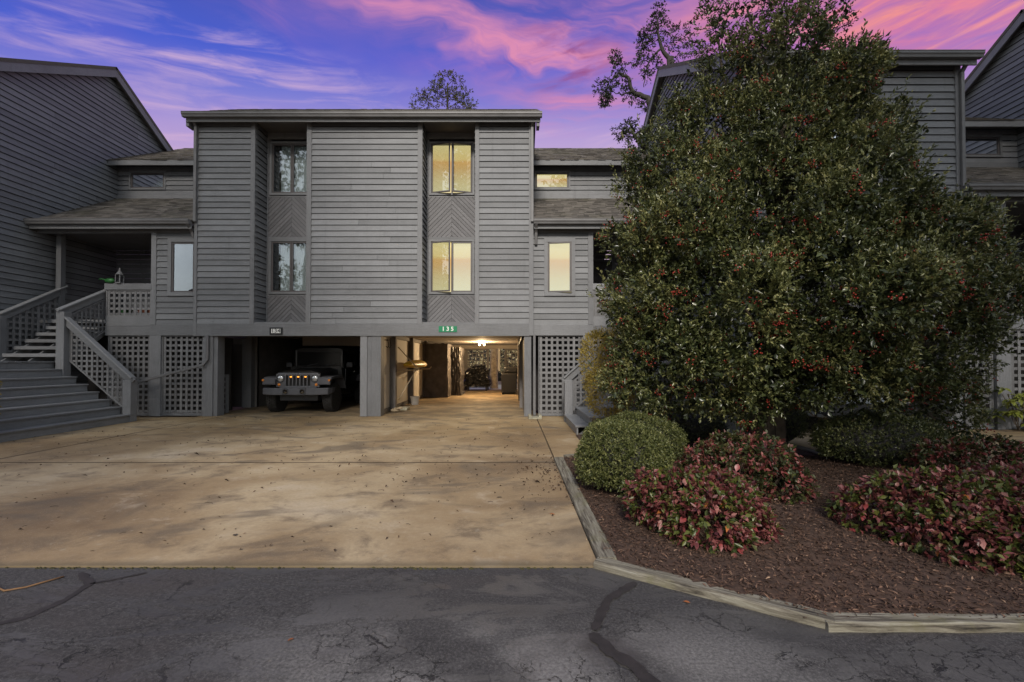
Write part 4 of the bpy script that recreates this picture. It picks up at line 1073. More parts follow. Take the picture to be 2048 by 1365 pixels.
jb('skid_plate', 'black_plastic', (-.55, .55, .3, .9, .36, .55)); jb('axle', 'black_plastic', (-.75, .75, .63, .73, .36, .46)); jb('chassis', 'black_plastic', (-.6, .6, .5, 4.0, .42, .6))

# ================================================================== things stored in the carports
# kayak on wall rack
ky = root('kayak', (-3.3, 15.5, 1.33), 'yellow kayak lying bottom up on wall arms in the right carport', 'kayak')
mb = MB(); n = 14; vs = []; secs = 12; L = 2.9
for i in range(secs + 1):
    t = i / secs; w_ = .25 * math.sin(math.pi * min(1, max(0.02, t))) ** .55 + .01; y = 14.1 + t * L; zc = 1.33 + .05 * (abs(t - .5) * 2) ** 2; xo = -3.30 + .05 * t
    for k in range(n):
        a = 2 * math.pi * k / n; vs.append((xo + math.cos(a) * w_, y, zc + (math.sin(a) * (.26 if math.sin(a) > 0 else .07)) * (w_ / .31)))
mb.add(vs, [(i * n + k, i * n + (k + 1) % n, (i + 1) * n + (k + 1) % n, (i + 1) * n + k) for i in range(secs) for k in range(n)] + [tuple(range(n))[::-1], tuple(range(secs * n, (secs + 1) * n))])
mb.build('hull', M['kayak'], ky, smooth=True)
MB().lathe([(.33 * .9, 0), (.33 * .9, .02), (.02, .02)], (-3.3, 15.5, 1.24), 'z', 16).build('cockpit_rim', M['black_plastic'], ky)
rk = root('kayak_rack', (-3.6, 15.5, 1.2), 'pale arms and straps holding the yellow kayak on the carport wall', 'rack')
for y in (14.5, 16.6): MB().tube([(-3.66, y, 1.2), (-3.0, y - .05, 1.22), (-2.93, y - .05, 1.30)], .02, 6).build('arm', M['strap'], rk)
for y in (14.45,):
    MB().obox((-3.62, y, 1.95), (-3.02, y, 1.30), .035, .006, up=(0, 1, 0)).build('strap', M['strap'], rk); MB().obox((-3.02, y, 1.28), (-3.55, y - .2, .28), .03, .006, up=(0, 1, 0)).build('strap', M['strap'], rk)
def crumple(name, mk, c, size, seed, par, amp=.06, sub=9, taper=.0, fold=0.0):
    """a sheet thrown over something: a subdivided block pushed about and creased"""
    r2 = np.random.default_rng(seed); mb = MB(); nx = sub; vs = {}; V = []; Fs = []
    ph = r2.uniform(0, 6.28, 12)
    def vid(i, j, k):
        if (i, j, k) in vs: return vs[(i, j, k)]
        u, v, t = i / nx - .5, j / nx - .5, k / nx
        s_ = 1 - taper * t
        d = amp * (math.sin(i * (2.1 if mk == 'black_bag' else 1.1) + ph[0] + k * .25) + math.sin(j * 2.7 + ph[1]) * .7 + math.sin(k * 1.9 + i * 1.3 + ph[2]) * .8) * .5 + r2.uniform(-amp, amp) * (.5 if mk == 'black_bag' else .1)
        x = c[0] + u * size[0] * s_ * (1 + (.10 if mk == 'black_bag' else .015) * math.sin(k * .9 + ph[3])) + (d if abs(u) == .5 else 0) * (1 if u > 0 else -1) + (fold * math.sin(i * 3.1 + ph[4]) if abs(v) == .5 else 0)
        y = c[1] + v * size[1] * s_ + (d * (1 if v > 0 else -1) if abs(v) == .5 else 0)
        z = c[2] + t * size[2] + (d * .8 if k == nx else 0)
        vs[(i, j, k)] = len(V); V.append((x, y, z)); return vs[(i, j, k)]
    for a in range(nx):
        for b in range(nx):
            Fs.append([vid(a, 0, b), vid(a + 1, 0, b), vid(a + 1, 0, b + 1), vid(a, 0, b + 1)]); Fs.append([vid(a, nx, b), vid(a, nx, b + 1), vid(a + 1, nx, b + 1), vid(a + 1, nx, b)])
            Fs.append([vid(0, a, b), vid(0, a, b + 1), vid(0, a + 1, b + 1), vid(0, a + 1, b)]); Fs.append([vid(nx, a, b), vid(nx, a + 1, b), vid(nx, a + 1, b + 1), vid(nx, a, b + 1)])
            Fs.append([vid(a, b, nx), vid(a + 1, b, nx), vid(a + 1, b + 1, nx), vid(a, b + 1, nx)])
    mb.v = V; mb.f = [tuple(f) for f in Fs]; mb.t = [.5] * len(V)
    return mb.build(name, M[mk], par)
t_ = crumple('tarpaulin', 'tarp', (-3.12, 19.4, .02), (.98, 1.5, 2.2), 3, None, .02, 18, .02, .022); tagit(t_, 'tall dark brown tarpaulin hanging over stored goods on the carport wall', 'tarpaulin')
t_ = crumple('plastic_sheet', 'black_bag', (-2.42, 20.4, .02), (.42, 1.5, 2.08), 5, None, .045, 14, .02, .02)
t_.data.materials[0] = simple('grey_plastic_sheet', (.055, .050, .048), .45, bmp=.4, scale=8); tagit(t_, 'crinkled grey plastic sheet bulging beside the hanging tarpaulin', 'plastic sheet')
gc = root('covered_grill', (-1.75, 23, 0), 'barbecue grill under a shiny black plastic sheet before the rear lattice', 'covered grill')
crumple('cover', 'black_bag', (-1.75, 23.0, .22), (1.25, .7, .85), 8, gc, .07, 12, .12); crumple('cover_top', 'black_bag', (-1.72, 23.0, 1.05), (.95, .5, .22), 12, gc, .04, 8, .3)
for x in (-2.2, -1.3):
    for y in (22.8, 23.2): MB().box(x - .03, x + .03, y - .03, y + .03, .012, .25).build('leg', M['hook'], gc)
cb = root('storage_bin', (-.12, 20.8, 0), 'black wheeled bin with a box on its lid by the right carport wall', 'bin')
MB().box(-.48, .22, 20.4, 21.2, .06, .95).build('body', M['cabinet'], cb, bevel=.04); MB().box(-.36, .24, 20.45, 21.1, .97, 1.25).build('lid', M['cabinet'], cb, bevel=.06)
MB().tube([(-.2, 20.5, 1.27), (-.1, 20.5, 1.36), (.1, 20.5, 1.36), (.18, 20.5, 1.27)], .018, 6).build('handle', M['hook'], cb)
for x in (-.42, .16): MB().lathe([(.09, -.03), (.09, .03)], (x, 20.45, .1), 'x', 14).build('wheel', M['tyre'], cb)
bk = MB().lathe([(.001, 0), (.12, 0), (.15, .24), (.165, .26), (.165, .28), (.15, .28), (.13, .05), (.001, .05)], (-3.32, 15.6, .013), 'z', 20).build('bucket', M['white_plastic'], None); tagit(bk, 'small white plastic bucket on the carport floor below the kayak', 'bucket')
hs = MB(); pts = []
for k in range(60):
    a = k * .55; r_ = .12 + .03 * math.sin(k * .7); pts.append((-3.45 + math.cos(a) * r_ + k * .002, 13.35 + math.sin(a) * r_ * 1.3, .03 + k * .0018))
hs.tube(pts, .012, 5); o = hs.build('hose', M['strap'], None); tagit(o, 'loose coil of pale hose at the foot of the white carport wall panel', 'hose')
hk = root('wall_hooks', (-3.6, 13.2, 2.0), 'dark bent steel hooks fixed high on the white carport wall panel', 'hooks')
for y in (13.0, 13.25): MB().tube([(-3.66, y, 2.1), (-3.55, y, 2.12), (-3.52, y, 1.95), (-3.56, y, 1.88), (-3.60, y, 1.93)], .012, 6).build('hook', M['hook'], hk)
o = MB().box(-3.5, -3.15, 13.7, 14.1, .013, .10).build('flat_stone', M['blockstone'], None, bevel=.02); tagit(o, 'flat pale block on the carport floor beside the first wall stud', 'block')
# ceiling lamp of the right carport, lit
lm = root('ceiling_lamp', (-1.3, 19.6, 2.3), 'lit bare bulb lamp on the ceiling of the right carport', 'lamp')
MB().lathe([(.10, 0), (.10, -.03), (.05, -.05)], (-1.3, 19.6, 2.328), 'z', 16).build('base', M['white_plastic'], lm)
for x in (-.10, .10): MB().lathe([(.001, -.13), (.028, -.12), (.045, -.08), (.03, -.03), (.02, 0)], (-1.3 + x, 19.6, 2.29), 'z', 12).build('bulb', M['bulb'], lm, smooth=True)
L_ = bpy.data.lights.new('lamp_light', 'POINT'); L_.energy = 170; L_.color = (1, .70, .38); L_.shadow_soft_size = .08
lo = bpy.data.objects.new('lamp_light', L_); COL.objects.link(lo); lo.location = (-1.3, 19.6, 2.08); lo.parent = lm; lo.matrix_parent_inverse = Matrix.Translation(-wl(lm))
# splash block
sp = MB()
sp.prism([(-.17, 0), (.17, 0), (.17, .10), (.10, .10), (.08, .04), (-.08, .04), (-.10, .10), (-.17, .10)], 0, .42, lambda u, n_, v: (.60 + u, 12.16 - n_, v + .001))
o = sp.build('splash_block', M['blockstone'], None, bevel=.012); tagit(o, 'concrete splash block under the downspout beside the right carport post', 'splash block')
# lattice scrap by the store door
lp = root('lattice_gate', (-7.85, 13.2, 0), 'low white lattice panel standing inside the left carport beside the door', 'lattice panel')
lattice(lp, 0, (0, 13.0), [(-8.38, .03), (-8.08, .03), (-8.08, 1.12), (-8.38, 1.12)], pitch=.16, sw=.06)
# porch rail ornaments
ln = root('porch_lantern', (-10.72, 12.4, 3.62), 'small pale grey lantern standing on the porch rail of the left wing', 'lantern')
MB().box(-10.79, -10.65, 12.33, 12.47, 3.621, 3.65).build('base', M['lattice'], ln)
for a in (-.06, .06):
    for b in (-.06, .06): MB().box(-10.72 + a - .008, -10.72 + a + .008, 12.4 + b - .008, 12.4 + b + .008, 3.65, 3.86).build('post', M['lattice'], ln)
MB().lathe([(.10, 0), (.075, .03), (.03, .10), (.012, .18), (.001, .20)], (-10.72, 12.4, 3.86), 'z', 8).build('roof', M['lattice'], ln)
gp = root('garden_sprayer', (-10.95, 12.35, 3.62), 'bright green plastic sprayer lying on the porch rail beside the lantern', 'sprayer')
MB().lathe([(.05, -.12), (.07, -.05), (.07, .06), (.02, .12)], (-10.95, 12.38, 3.69), 'x', 10).build('body', M['green_plastic'], gp, smooth=True)
MB().tube([(-11.03, 12.38, 3.7), (-11.18, 12.36, 3.74), (-11.24, 12.36, 3.73)], [.02, .014, .01], 6).build('nozzle', M['green_plastic'], gp)
for i, (x, mk, tx) in enumerate(((-10.85, 'green_plastic', 'green pot on the porch floor behind the lattice rail'), (-10.3, 'terracotta', 'terracotta pot on the porch floor behind the middle of the lattice rail'), (-10.02, 'terracotta', 'terracotta pot on the porch floor behind the rail, next to the siding wall'))):
    o = MB().lathe([(.10, 0), (.15, .26), (.165, .27), (.165, .31), (.15, .31), (.14, .27), (.001, .26)], (x, 12.75, 2.641), 'z', 16).build('flower_pot', M[mk], None); tagit(o, tx, 'flower pot', 'flower pots on the left porch')
# car in the right carport: only its tail stands out
c2 = root('parked_car', (7.2, 11.2, 0), 'silver car with its tail towards the road behind the holly tree', 'car')
def K(x, y, z): return (7.25 + x, 9.15 + y, z)
J_old = J
def loft2(secs, name, mk, par=None, bevel=.03):
    mb = MB(); vs = []
    for s_ in secs: vs += [K(*p) for p in s_]
    n = len(secs[0]); fs = [(i * n + k, i * n + (k + 1) % n, (i + 1) * n + (k + 1) % n, (i + 1) * n + k) for i in range(len(secs) - 1) for k in range(n)] + [tuple(range(n)), tuple(range((len(secs) - 1) * n, len(secs) * n))[::-1]]
    return mb.add(vs, fs).build(name, M[mk], par or c2, bevel=bevel)
def sec(y, w_, zb_, zs, zt, wt): return [(-w_, y, zb_), (w_, y, zb_), (w_ * 1.01, y, zs * .7), (w_ * .97, y, zs), (wt, y, zt), (-wt, y, zt), (-w_ * .97, y, zs), (-w_ * 1.01, y, zs * .7)]
loft2([sec(.10, .80, .42, .95, 1.02, .7), sec(.22, .90, .34, .98, 1.06, .8), sec(1.0, .93, .30, 1.0, 1.08, .85), sec(3.4, .93, .30, .98, 1.06, .85), sec(4.4, .86, .34, .85, .9, .75)], 'body', 'white_car')
loft2([sec(.26, .80, .98, 1.08, 1.12, .74), sec(.75, .78, .98, 1.45, 1.58, .60), sec(2.4, .78, .98, 1.50, 1.64, .62), sec(3.4, .78, .98, 1.06, 1.1, .7)], 'cabin', 'smoked')
loft2([[(-.62, .78, 1.57), (.62, .78, 1.57), (.58, .78, 1.62), (-.58, .78, 1.62)], [(-.64, 2.4, 1.63), (.64, 2.4, 1.63), (.6, 2.4, 1.68), (-.6, 2.4, 1.68)]], 'roof', 'white_car')
loft2([[(-.88, .02, .38), (.88, .02, .38), (.86, .0, .62), (-.86, .0, .62)], [(-.92, .35, .38), (.92, .35, .38), (.92, .35, .62), (-.92, .35, .62)]], 'bumper', 'black_plastic')
for x in (-1, 1):
    a, b = sorted((x * .72, x * .90)); MB().box(a, b, .075, .28, .66, .96, K).build('tail_light', M['red_lens'], c2, bevel=.03)
    for y in (.95, 3.5): wheel(x * .80, y, c2, .33, .21, K, .33)
MB().box(-.12, .12, .40, .46, 1.50, 1.53, K).build('brake_light', M['red_lens'], c2)
MB().box(-.26, .26, .085, .10, .72, .86, K).build('number_plate', M['sign_white'], c2)

# ================================================================== planting bed
BED = [(.70, 3.42), (1.80, 2.62), (9.6, 2.60), (9.6, 6.2), (4.86, 6.42), (4.86, 9.2), (1.30, 9.2), (1.22, 7.22), (.76, 7.0)]
def inpoly(x, y, P):
    c_ = False
    for i in range(len(P)):
        (x0, y0), (x1, y1) = P[i - 1], P[i]
        if (y0 > y) != (y1 > y) and x < (x1 - x0) * (y - y0) / (y1 - y0) + x0: c_ = not c_
    return c_
def bedz(x, y): return .022 + .05 * min(1, max(0, min(y - 2.66, 7.2 - y, x - .75)) / 1.2) + .010 * math.sin(x * 5.1) * math.cos(y * 4.3)
mb = MB(); g_ = .08; idx = {}
for i in range(int(9 / g_)):
    for j in range(int(6.6 / g_)):
        x, y = .72 + i * g_, 2.64 + j * g_
        if not inpoly(x + g_ / 2, y + g_ / 2, BED): continue
        q = []
        for a, b in ((0, 0), (1, 0), (1, 1), (0, 1)):
            k = (i + a, j + b)
            if k not in idx: idx[k] = len(mb.v); mb.v.append((x + a * g_, y + b * g_, bedz(x + a * g_, y + b * g_))); mb.t.append(.5)
            q.append(idx[k])
        mb.f.append(tuple(q))
mb.build('mulch_ground', M['mulchbase'], None, smooth=True, kind='structure')
MB().add([(*p, -.02) for p in BED], [tuple(range(len(BED)))]).build('bed_soil', M['mulchbase'], None, kind='structure')
N = 62000; P = []
xy = rng.uniform((.70, 2.62), (7.4, 7.2), size=(N * 2, 2)); keep = [k for k in range(len(xy)) if inpoly(xy[k, 0], xy[k, 1], BED)][:N]
xy = xy[keep]; n = len(xy); z = np.array([bedz(a, b) for a, b in xy]) + rng.uniform(.0, .014, n)
D = norm(np.c_[rng.normal(size=(n, 2)), rng.normal(size=n) * .35]); Nn = norm(np.c_[rng.normal(size=(n, 2)) * .45, np.ones(n)])
V, Fq, T_ = leaf_arrays(np.c_[xy, z], D, Nn, rng.uniform(.014, .052, n), rng.uniform(.005, .013, n), np.clip(rng.beta(2, 3.0, n), 0, 1), fold=.5, curl=.0)
link('mulch_chips', tri_mesh('mulch_chips', V, Fq, M['chips'], T_), None)['kind'] = 'stuff'
def timber(p0, p1, z1, w_, label, z0=-.03):
    p0 = Vector((*p0, 0)); p1 = Vector((*p1, 0)); L = (p1 - p0).length; a = math.atan2(p1.y - p0.y, p1.x - p0.x)
    mb = MB(); K_ = max(6, int(L / .12)); vs = []; fs = []
    for k in range(K_ + 1):
        x = L * k / K_ - L / 2; j = lambda s=.006: random.uniform(-s, s)
        vs += [(x, -w_ / 2 + j(), z0), (x, w_ / 2 + j(), z0), (x, w_ / 2 + j(), z1 - .012 + j(.004)), (x, w_ / 2 - .015 + j(.004), z1 + j(.003)), (x, -w_ / 2 + .015 + j(.004), z1 + j(.003)), (x, -w_ / 2 + j(), z1 - .014 + j(.004))]
        if k: b = 6 * k; fs += [(b - 6 + i, b - 6 + (i + 1) % 6, b + (i + 1) % 6, b + i) for i in range(6)]
    fs += [tuple(range(6))[::-1], tuple(range(6 * K_, 6 * K_ + 6))]
    mb.add(vs, fs); me = mb.mesh('edging_timber', M['timber']); o = link('edging_timber', me, None, ((p0 + p1) / 2), a)
    return tagit(o, label, 'timber', 'timbers edging the planting bed')
timber((.715, 3.40), (.715, 6.95), .045, .14, 'weathered timber edging the bed along the driveway')
timber((.63, 3.40), (1.84, 2.62), .038, .125, 'weathered timber running diagonally from the driveway corner to the roadside')
timber((1.77, 2.625), (5.2, 2.61), .036, .12, 'long weathered timber lying along the road at the front of the bed')
timber((5.22, 2.61), (9.0, 2.61), .036, .12, 'weathered timber continuing the roadside edging beyond the red shrub')
timber((.82, 7.06), (1.42, 7.26), .05, .12, 'short old timber behind the round clipped bush')
timber((4.90, 6.44), (4.90, 9.2), .05, .13, 'timber between the bed and the concrete of the right driveway')

# ================================================================== plants
def leaf_obj(name, arrs, mk, parent=None, kind='stuff'):
    V, Fq, T_ = arrs; me = tri_mesh(name, V, Fq, M[mk], T_); o = link(name, me, None)
    if parent is not None: attach(o, parent)
    if kind: o['kind'] = kind
    return o
def sprigs(P, tw, k, ell, L, Wd, spread=.8, tonebase=None, up=.6, tvar=.16):
    """k leaves along each twig"""
    n = len(P); ta = rng.uniform(.1, 1, (n, k)); base = P[:, None] + tw[:, None] * (ta * ell)[:, :, None]
    sd = rand_dirs(n * k).reshape(n, k, 3); D = tw[:, None] * .75 + sd * spread
    Nn = rand_dirs(n * k).reshape(n, k, 3) * .7 + np.array([0, 0, up])
    tb = (tonebase if tonebase is not None else rng.uniform(.2, .8, n))[:, None] + rng.normal(size=(n, k)) * tvar
    m = n * k
    return leaf_arrays(base.reshape(-1, 3), D.reshape(-1, 3), Nn.reshape(-1, 3), L * rng.uniform(.65, 1.2, m), Wd * rng.uniform(.75, 1.2, m), np.clip(tb.reshape(-1), 0, 1))
def lobes_surface(lobes, dens, inner=.72, reject=.80, squash=1.0):
    """points near the outer skin of a union of ellipsoids, with outward directions"""
    C = np.array([l[:3] for l in lobes]); Rr = np.array([[l[3], l[3] * squash, l[3] * (l[4] if len(l) > 4 else 1)] for l in lobes]); dn = np.array([l[5] if len(l) > 5 else 1 for l in lobes])
    PP = []; DD = []
    for c_, r_, q in zip(C, Rr, dn):
        m = int(dens * 12.6 * r_[0] ** 2 * q); d = rand_dirs(m); rad = inner + (1.06 - inner) * rng.random(m) ** .6
        p = c_ + d * r_ * rad[:, None]
        ins = np.zeros(m, bool)
        for c2_, r2_ in zip(C, Rr):
            if (c2_ == c_).all(): continue
            ins |= (((p - c2_) / (r2_ * reject)) ** 2).sum(1) < 1
        PP.append(p[~ins]); DD.append(norm(d[~ins] / r_))
    return np.concatenate(PP), np.concatenate(DD)
def berries(P, rad, name, parent):
    mb = []; ico = np.array([(0, 0, 1), (.894, 0, .447), (.276, .851, .447), (-.724, .526, .447), (-.724, -.526, .447), (.276, -.851, .447), (.724, .526, -.447), (-.276, .851, -.447), (-.894, 0, -.447), (-.276, -.851, -.447), (.724, -.526, -.447), (0, 0, -1)])
    fc = np.array([(0, 1, 2), (0, 2, 3), (0, 3, 4), (0, 4, 5), (0, 5, 1), (1, 6, 2), (2, 7, 3), (3, 8, 4), (4, 9, 5), (5, 10, 1), (2, 6, 7), (3, 7, 8), (4, 8, 9), (5, 9, 10), (1, 10, 6), (6, 11, 7), (7, 11, 8), (8, 11, 9), (9, 11, 10), (10, 11, 6)])
    V = (P[:, None] + ico[None] * rad).reshape(-1, 3); Fq = (np.arange(len(P))[:, None, None] * 12 + fc[None]).reshape(-1, 3)
    o = link(name, tri_mesh(name, V, Fq, M['berry'], None, True), None); attach(o, parent); o['kind'] = 'stuff'; return o
# --- the holly
hl = root('holly_tree', (4.1, 7.3, 0), 'large broad holly tree with small red berries in the mulched bed', 'tree')
LB = [(1345, 600, 7.2, .92), (1312, 480, 7.3, .62), (1335, 735, 7.0, .78), (1290, 730, 7.2, .46), (1375, 370, 7.5, .74), (1430, 255, 7.6, .60), (1470, 150, 7.6, .55, 1, .75), (1500, 10, 7.6, .60, 1.3, .45), (1440, 60, 7.6, .45, 1.3, .34), (1580, 0, 7.5, .55, 1.3, .40), (1645, 40, 7.5, .42, 1.5, .28),
      (1480, 600, 6.5, 1.05), (1555, 440, 6.6, 1.1), (1600, 270, 7.0, 1.0), (1555, 120, 7.3, .68, 1, .7), (1610, 60, 7.4, .5, 1.3, .35), (1678, 410, 6.6, 1.0), (1700, 270, 7.0, .54), (1757, 365, 7.2, .45),
      (1650, 600, 6.2, 1.05), (1790, 560, 6.5, 1.1), (1875, 510, 7.0, .70), (1955, 550, 7.1, .52), (1850, 680, 6.6, .85), (1690, 705, 6.4, .60), (1530, 715, 6.3, .70), (1870, 800, 6.9, .52), (1905, 850, 6.9, .30), (1425, 750, 6.6, .56),
      (1712, 190, 7.2, .24), (1400, 190, 7.6, .30, 1, .5), (1655, 140, 7.3, .45, 1, .45), (1252, 600, 7.3, .34), (1835, 430, 7.2, .36), (1420, 450, 6.9, .9), (2000, 600, 7.1, .30), (1262, 380, 7.4, .20, .7, .8)]
lob = [(PX(a, y), y, PZ(b, y), r_ * .90, *(rest or (1,))) for a, b, y, r_, *rest in LB]
_p, _d = lobes_surface(lob, 3.0, .96, .95, .9)
for i in rng.choice(len(_p), 120, replace=False):        # knobs and side branches that break up the outline
    if _d[i][1] < .6 and _p[i][2] > .9: lob.append((*(_p[i] + _d[i] * rng.uniform(-.08, .14)), rng.uniform(.16, .36), rng.uniform(.6, 1.2), rng.uniform(.8, 1.5)))
P1, D1 = lobes_surface(lob, 195, .72, .86, .9)
_k = np.sin(P1[:, 0] * 5.3 + 1) * np.sin(P1[:, 2] * 4.7 + P1[:, 1] * 2.1) + .6 * np.sin(P1[:, 0] * 11 + P1[:, 2] * 9) * np.sin(P1[:, 2] * 13 + 2)
_s = rng.random(len(P1)) < np.clip(.85 + .65 * _k, .16, 1); P1, D1 = P1[_s], D1[_s]
tw = norm(D1 * .9 + rand_dirs(len(P1)) * .55 + np.array([0, 0, .55]))
patchy = .5 + .22 * np.sin(P1[:, 0] * 3.1 + P1[:, 2] * 2.3) * np.cos(P1[:, 2] * 3.7 + P1[:, 1] * 2) + rng.normal(size=len(P1)) * .13
leaf_obj('leaves', sprigs(P1, tw, 10, .18, .056, .0215, .75, patchy, .7), 'holly', hl)
# shoots that stand out of the outline
k = rng.choice(len(P1), 2300, replace=False); ok = D1[k][:, 2] > -.3; k = k[ok]
tw2 = norm(D1[k] * 1.1 + np.array([0, 0, .9]) + rand_dirs(len(k)) * .3); P2 = P1[k] + D1[k] * .02
leaf_obj('shoots', sprigs(P2, tw2, 16, .40, .062, .022, .55, None, .5), 'holly', hl)
# inner filling, toned darker as the shade inside the crown
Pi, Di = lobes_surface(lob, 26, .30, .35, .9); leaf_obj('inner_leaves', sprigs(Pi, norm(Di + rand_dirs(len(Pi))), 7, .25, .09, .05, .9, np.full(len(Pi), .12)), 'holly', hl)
# berries in clusters
front = np.where((D1[:, 1] < .35))[0]; kk = rng.choice(front, 620, replace=False); Pb = []
for i in kk:
    m = rng.integers(3, 15); Pb.append(P1[i] + D1[i] * .10 + rng.normal(size=(m, 3)) * np.array([.045, .03, .03]))
berries(np.concatenate(Pb), .0110, 'berries', hl)
mb = MB()
def wob_tube(mb, pts, r0, r1, n=10, j=.02):
    Q = [Vector(p) for p in pts]; out = []
    for a, b in zip(Q[:-1], Q[1:]):
        for t in range(4): out.append(a.lerp(b, t / 4) + Vector([random.uniform(-j, j) for _ in range(3)]))
    out.append(Q[-1]); mb.tube(out, [r0 + (r1 - r0) * i / (len(out) - 1) for i in range(len(out))], n)
wob_tube(mb, [(4.0, 7.3, -.02), (4.02, 7.3, .7), (4.1, 7.25, 1.5), (4.3, 7.2, 3.0), (4.35, 7.2, 5.2), (4.4, 7.4, 7.2)], .20, .05, 12, .02)
wob_tube(mb, [(4.22, 7.35, -.02), (4.25, 7.3, .8), (4.5, 7.2, 1.6), (5.2, 7.1, 2.6)], .14, .06, 10, .02)
mb.build('trunk', M['bark'], hl, smooth=True)
for q in range(26):
    l_ = lob[q % len(lob)]; z0_ = random.uniform(1.2, 5.5) if l_[2] > 2.5 else random.uniform(.8, 1.6)
    mb = MB(); a = Vector((4.1 + z0_ * .04, 7.27, min(z0_, l_[2]))); b = Vector(l_[:3]); wob_tube(mb, [a, a.lerp(b, .5) + Vector((0, 0, .12)), b], .05, .015, 6, .03); mb.build('branch', M['bark'], hl, smooth=True)
for (sx_, sy_, sz_) in ((1560, 835, 7.2), (1450, 840, 7.0), (1350, 835, 7.1), (1640, 840, 6.9), (1900, 880, 7.0)):   # bare low twigs
    mb = MB(); a = Vector((PX(sx_, sz_) + random.uniform(-.3, .3), sz_, 1.1)); wob_tube(mb, [a, a + Vector((random.uniform(-.3, .3), 0, -.25)), a + Vector((random.uniform(-.5, .5), 0, -.45))], .012, .004, 5, .02); mb.build('twig', M['twig'], hl)
# --- clipped round bushes
def bush(name, label, cat, c, rx, ry, h, n, L, Wd, mk, k=7, group=None, tone=.5, flat=.55):
    rt = root(name, (c[0], c[1], 0), label, cat, group)
    d = rand_dirs(int(n * 1.9)); d = d[d[:, 2] > -.55][:n]; rad = rng.uniform(.86, 1.03, (len(d), 1))
    zc = h * .48; P_ = np.array([c[0], c[1], zc]) + d * np.array([rx, ry, h * .52]) * rad
    P_ += (np.sin(P_[:, :1] * 9 + P_[:, 2:] * 7) * .02) * d
    tw_ = norm(d + rand_dirs(len(d)) * .6 + np.array([0, 0, .3]))
    leaf_obj('leaves', sprigs(P_, tw_, k, L * 2.2, L, Wd, .8, tone + rng.normal(size=len(d)) * .2, .6), mk, rt)
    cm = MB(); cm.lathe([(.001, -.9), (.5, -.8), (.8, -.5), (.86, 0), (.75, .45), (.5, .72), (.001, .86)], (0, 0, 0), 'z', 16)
    cm.v = [(c[0] + x * rx, c[1] + y * ry, zc + z_ * h * .5) for x, y, z_ in cm.v]; cm.build('shade_core', M['dark'], rt, smooth=True)  # solid dark core standing in for the shade among the leaves
    return rt
bush('boxwood', 'round clipped green boxwood at the front corner beside the driveway', 'bush', (1.27, 5.22), .50, .50, .78, 6000, .026, .012, 'box', 8, tone=.52)
bush('boxwood', 'low clipped boxwood mound just behind the round front boxwood', 'bush', (1.78, 6.65), .70, .55, .70, 4200, .026, .012, 'box', 7, tone=.46)
bush('boxwood', 'dark clipped boxwood right behind the holly trunk', 'bush', (4.75, 8.3), .52, .5, .85, 2200, .028, .013, 'box', 7, tone=.35)
bush('dark_bush', 'dark leafy bush beneath the right side of the holly', 'bush', (5.25, 6.55), .85, .55, .72, 3300, .032, .015, 'holly', 7, tone=.35)
bush('dark_bush', 'shaded low bush at the back of the bed between steps and trunk', 'bush', (2.9, 8.4), 1.0, .5, .62, 2400, .03, .014, 'holly', 6, tone=.3)
# --- golden cypress
gy = root('golden_cypress', (1.65, 8.6, 0), 'yellow green feathery cypress at the left edge of the holly by the steps', 'conifer')
lb = [(PX(1205, 8.0), 8.0, PZ(725, 8.0), .34, 1.5), (PX(1218, 8.2), 8.2, PZ(785, 8.2), .38, 1.2), (PX(1190, 8.2), 8.2, PZ(690, 8.2), .17), (PX(1250, 8.6), 8.6, PZ(720, 8.6), .45, 1.5)]
P_, D_ = lobes_surface(lb, 700, .75, .8); leaf_obj('leaves', sprigs(P_, norm(D_ * .6 + np.array([0, 0, .5]) + rand_dirs(len(P_)) * .5), 8, .10, .035, .010, .5), 'cedar', gy)
mb = MB(); wob_tube(mb, [(2.0, 8.65, 0), (1.95, 8.6, 1.0), (1.9, 8.6, 1.7)], .05, .02, 8); mb.build('trunk', M['bark'], gy)
